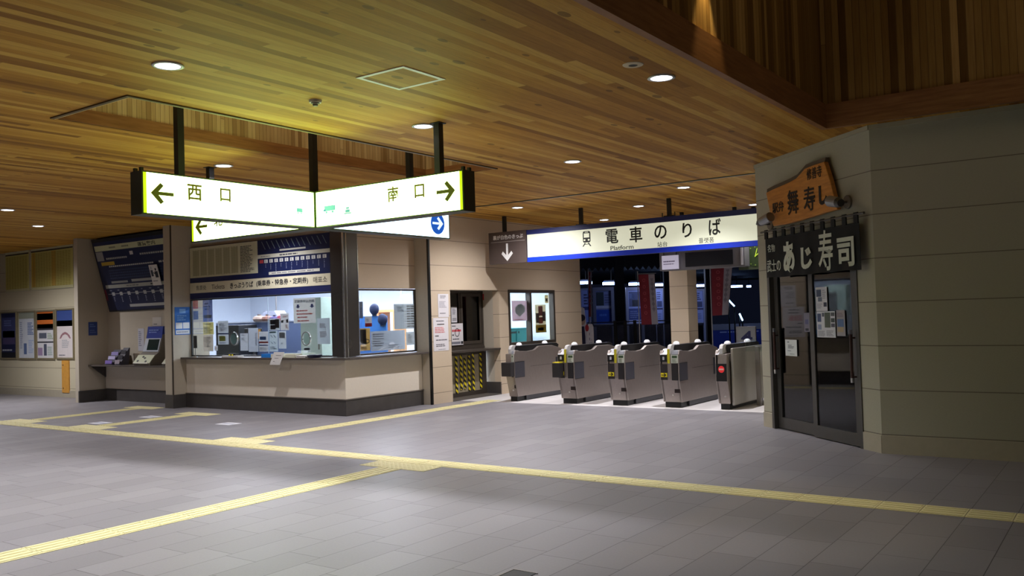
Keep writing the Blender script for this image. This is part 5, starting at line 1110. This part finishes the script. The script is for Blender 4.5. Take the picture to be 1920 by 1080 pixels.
# standee
GP = FY(17.9); a = GP.px(1088, 576); b = GP.px(1113, 641)
t = Thing('standee', 'white cut-out standee with plain dark figure shape beside the wall end', 'standee', GP.pt((a[0]+b[0])/2, 0))
u0, u1, v1 = a[0], b[0], a[1]; W = u1-u0
t.part('figure_panel', MB().prism(GP, [(u0, .02), (u0+.45*W, .02), (u0+.45*W, 1.0), (u0+.4*W, 1.35), (u0+.3*W, v1-.03), (u0+.1*W, v1), (u0-.05*W, v1-.08)], -.02, 0), M((206, 202, 206), .6))
t.part('figure_shape', MB().prism(GP, [(u0-.02*W, .02), (u0+.38*W, .02), (u0+.34*W, 1.0), (u0+.28*W, 1.22), (u0-.04*W, 1.22)], 0, .003), M((44, 40, 66), .6)); t.part('figure_head', MB().disc(GP, u0+.12*W, 1.36, .09, .11, 0, .004, 16), M((190, 160, 140), .6)); t.part('figure_hair', MB().disc(GP, u0+.09*W, 1.42, .1, .08, .004, .006, 16), M((40, 36, 48), .6))
t.part('white_board', MB().prism(GP, [(u0+.46*W, .02), (u1, .02), (u1, 1.2), (u0+.92*W, 1.27), (u0+.62*W, 1.27), (u0+.5*W, 1.2)], -.015, .012), M((214, 208, 210), .6)); t.part('board_print', MB().lines(GP, u0+.68*W, u0+.76*W, .4, 1.1, 6, .012, .015).lines(GP, u0+.84*W, u0+.88*W, .3, .95, 8, .012, .015), M((140, 130, 150), .6)); t.part('red_mark', MB().disc(GP, u0+.52*W, 1.18, .05, .08, .012, .016, 14), M((176, 50, 56), .6)); t.part('foot', MB().pbox(GP, u0, u1, 0, .02, -.2, .1), m_dark)
# lit boards on the far platform
def billboard(label, dist, tl, br, prints, sides=True):
    pl = FAR(dist); u0, u1, v0, v1 = pl.rect(tl, br)
    t = Thing('platform_billboard', label, 'billboard', pl.pt((u0+u1)/2, 0)); w = (u1-u0)*.14
    fr = MB().pbox(pl, u0, u0+w, -.2, v1, -.12, 0).pbox(pl, u1-w, u1, -.2, v1, -.12, 0).pbox(pl, u0+w, u1-w, v1-w*1.2, v1, -.12, 0).pbox(pl, u0+w, u1-w, v0-w*.5, v0, -.12, 0)
    t.part('frame', fr, M((116, 122, 150), .5)); ps = t.part('poster', MB().pbox(pl, u0+w, u1-w, v0, v1-w*1.2, -.06, -.03), M((120, 134, 190), .6)); put_prints(t, pl, u0+w, u1-w, v0, v1-w*1.2, -.03, prints, ps)
Q1 = [('rect', .02, .04, .52, .45, (40, 56, 70)), ('lines', .58, .1, .98, .4, (90, 100, 150), 4), ('band', 0, .46, 1, .54, (180, 190, 226)), ('rect', 0, .58, 1, 1, (18, 74, 190)), ('lines', .2, .68, .85, .8, (70, 120, 226), 1)]
Q2 = [('rect', .05, .05, .95, .5, (60, 70, 110)), ('rect', .1, .1, .4, .25, (120, 140, 200)), ('rect', .3, .3, .8, .5, (50, 54, 66)), ('rect', .0, .56, 1, .9, (44, 60, 120)), ('lines', .1, .62, .9, .86, (96, 110, 160), 4), ('band', 0, .92, 1, 1, (170, 180, 226))]
Q3 = [('lines', .1, .05, .9, .3, (40, 48, 90), 4), ('rect', .1, .34, .9, .52, (50, 60, 100)), ('band', 0, .55, 1, .6, (34, 40, 80)), ('lines', .2, .7, .8, .9, (90, 104, 160), 3)]
billboard('far lit billboard beside the wall end with dark pictures', 30, (1087, 541), (1109, 606), [('lines', .3, .1, .95, .45, (50, 56, 90), 4), ('band', 0, .5, 1, .6, (40, 50, 100))])
billboard('far billboard with bright blue lower half', 29, (1111, 539), (1153, 606), Q1)
billboard('far billboard partly hidden by the red banner left of the pillar', 29.5, (1173, 539), (1208, 605), Q2)
billboard('far billboard between red banner and square pillar', 29.5, (1228, 541), (1246, 605), Q3)
billboard('far billboard just right of the square pillar', 30, (1299, 542), (1323, 604), Q3)
# fluorescent tubes under the platform roof
tubes = [(1086, 1110, 530, 33, 'first'), (1130, 1162, 531.5, 34, 'second'), (1179, 1207, 532.5, 36, 'third'), (1227, 1252, 534, 38, 'fourth'), (1304, 1328, 535.5, 42, 'fifth'), (1340, 1362, 536.5, 44, 'sixth'), (1371, 1392, 537, 46, 'seventh'), (1400, 1408, 537, 50, 'eighth')]
for (a, b, y, dist, nm) in tubes:
    pl = FAR(dist); ua, va = pl.px(a, y); ub_, vb_ = pl.px(b, y); z = (va+vb_)/2
    t = Thing('platform_lamp', 'bluish fluorescent lamp over the far platform, %s from the left' % nm, 'lamp', pl.pt((ua+ub_)/2, z), 'fluorescent lamps over the far platform')
    t.part('tube', MB().tube(pl.pt(ua, z, .0), pl.pt(ub_, z, .0), .055, None, 10), EM((150, 184, 255), 14)); t.part('reflector', MB().prism(pl, [(ua, z+.06), (ub_, z+.06), (ub_-.05, z+.12), (ua+.05, z+.12)], -.1, .1), M((120, 130, 160), .5)); t.part('hanger', MB().tube(pl.pt((ua+ub_)/2, z+.12, 0), pl.pt((ua+ub_)/2, 3.2, 0), .02), m_dark)
for (x0, y0, x1, y1, lab) in ((1366.5, 563, 1377, 574, 'slanted blue white light tube right of the red banner, upper one'), (1386.5, 588, 1392.5, 601, 'slanted blue white light tube right of the red banner, lower one')):
    pl = FAR(26); p, q = pl.px(x0, y0), pl.px(x1, y1); t = Thing('slanted_tube', lab, 'lamp', pl.pt(q[0], q[1])); t.part('tube', MB().tube(pl.pt(*p), pl.pt(*q), .022), EM((150, 200, 255), 9)); t.part('bracket', MB().tube(pl.pt(q[0], q[1], -.03), pl.pt(q[0], -.2, -.03), .02).tube(pl.pt(p[0], p[1], -.03), pl.pt(p[0], -.2, -.03), .02), m_dark)
pl = FAR(45); struct('roof_platform', MB().pbox(pl, -18, 30, 3.2, 3.35, -8, 14), M((28, 30, 40), .8))
t = Thing('canopy_fringe', 'dark scalloped canopy edge under the platform roof', 'canopy', FAR(26).pt(0, 2.6)); pl = FAR(26); u0 = pl.px(1060, 500)[0]; u1 = pl.px(1440, 500)[0]; va = pl.px(1150, 508)[1]
poly = [(u0, va+.9)]; n = 34
for k in range(n): poly += [(u0+(u1-u0)*k/n, va+.12), (u0+(u1-u0)*(k+.5)/n, va)]
poly += [(u1, va+.12), (u1, va+.9)]
t.part('valance', MB().prism(pl, poly[::-1], -.05, 0), M((52, 54, 62), .8)); t.part('beam', MB().pbox(pl, u0, u1, va+.9, va+1.05, -.3, .1), M((30, 30, 36), .8))
# fence along the platform edge and blue lit wall
pl = FAR(24); u0 = pl.px(1100, 600)[0]; u1 = pl.px(1256, 600)[0]
t = Thing('platform_fence', 'dark picket fence in front of the far billboards', 'fence', pl.pt((u0+u1)/2, -.2)); vt_ = pl.px(1180, 602)[1]; vb_ = pl.px(1180, 608)[1]
t.part('rail', MB().pbox(pl, u0, u1, vt_-.03, vt_, -.02, .02), M((40, 44, 70), .5)); t.part('rail', MB().pbox(pl, u0, u1, vb_-.03, vb_, -.02, .02), M((40, 44, 70), .5))
mb = MB(); n = 80
for k in range(n): x = u0+(u1-u0)*(k+.5)/n; mb.pbox(pl, x-.008, x+.008, -.2, vb_-.03, -.008, .008)
o = t.part('pickets', mb, M((92, 98, 130), .5)); o['kind'] = 'stuff'
for px in (1153, 1172, 1190): 
    x = pl.px(px, 600)[0]; t.part('fence_post', MB().pbox(pl, x-.04, x+.04, -.2, vt_+.02, -.04, .04), m_dark)
pl = FAR(25)
for lab, a, b in (('dark platform column between the first two wide billboards', 1155, 1172), ('dark platform column just left of the square pillar', 1247, 1258), ('dark platform column right of the square pillar', 1325, 1334)):
    u0 = pl.px(a, 580)[0]; u1 = pl.px(b, 580)[0]; t = Thing('platform_column', lab, 'column', pl.pt((u0+u1)/2, -.2), None); t.part('shaft', MB().pbox(pl, u0, u1, -.2, 3.2, -.2, 0), M((30, 32, 44), .7)); t.part('base', MB().pbox(pl, u0-.05, u1+.05, -.2, .0, -.25, .05), m_dark)
pl = FAR(31); u0, u1, v0, v1 = pl.rect((1333, 606), (1425, 640))
t = Thing('platform_wall', 'low blue lit wall with pale upper edge beyond the last gate', 'wall panel', pl.pt((u0+u1)/2, -.2)); t.part('blue_face', MB().pbox(pl, u0, u1+2, -.2, v1-.25, -.1, 0), M((22, 50, 150), .6)); t.part('pale_cap', MB().pbox(pl, u0, u1+2, v1-.25, v1-.05, -.12, .02), M((120, 128, 150), .6)); t.part('notice_row', MB().lines(pl, u0+.3, u1, v1-.36, v1-.29, 1, 0, .01), M((150, 170, 220), .6))
for d_, px in ((33, 1150), (31, 1245), (34, 1330), (30, 1400)):
    p = FAR(d_-2.5).pt(FAR(d_-2.5).px(px, 530)[0], 2.6); lamp('platform_glow', 'POINT', p, 60, (.58, .68, 1), shadow_soft_size=.3)

# lamp hidden up in the ceiling slot
t = Thing('slot_lamp', 'slim strip lamp up inside the ceiling slot', 'lamp', (-7.3, 6.5, 4.9))
t.part('tube', MB().box(-7.34, -7.28, SY0+.3, SY1-.3, 4.9, 4.94), EM((255, 236, 190), 20)); t.part('housing', MB().box(-7.36, -7.26, SY0+.28, SY1-.28, 4.94, 4.999), m_bronze)
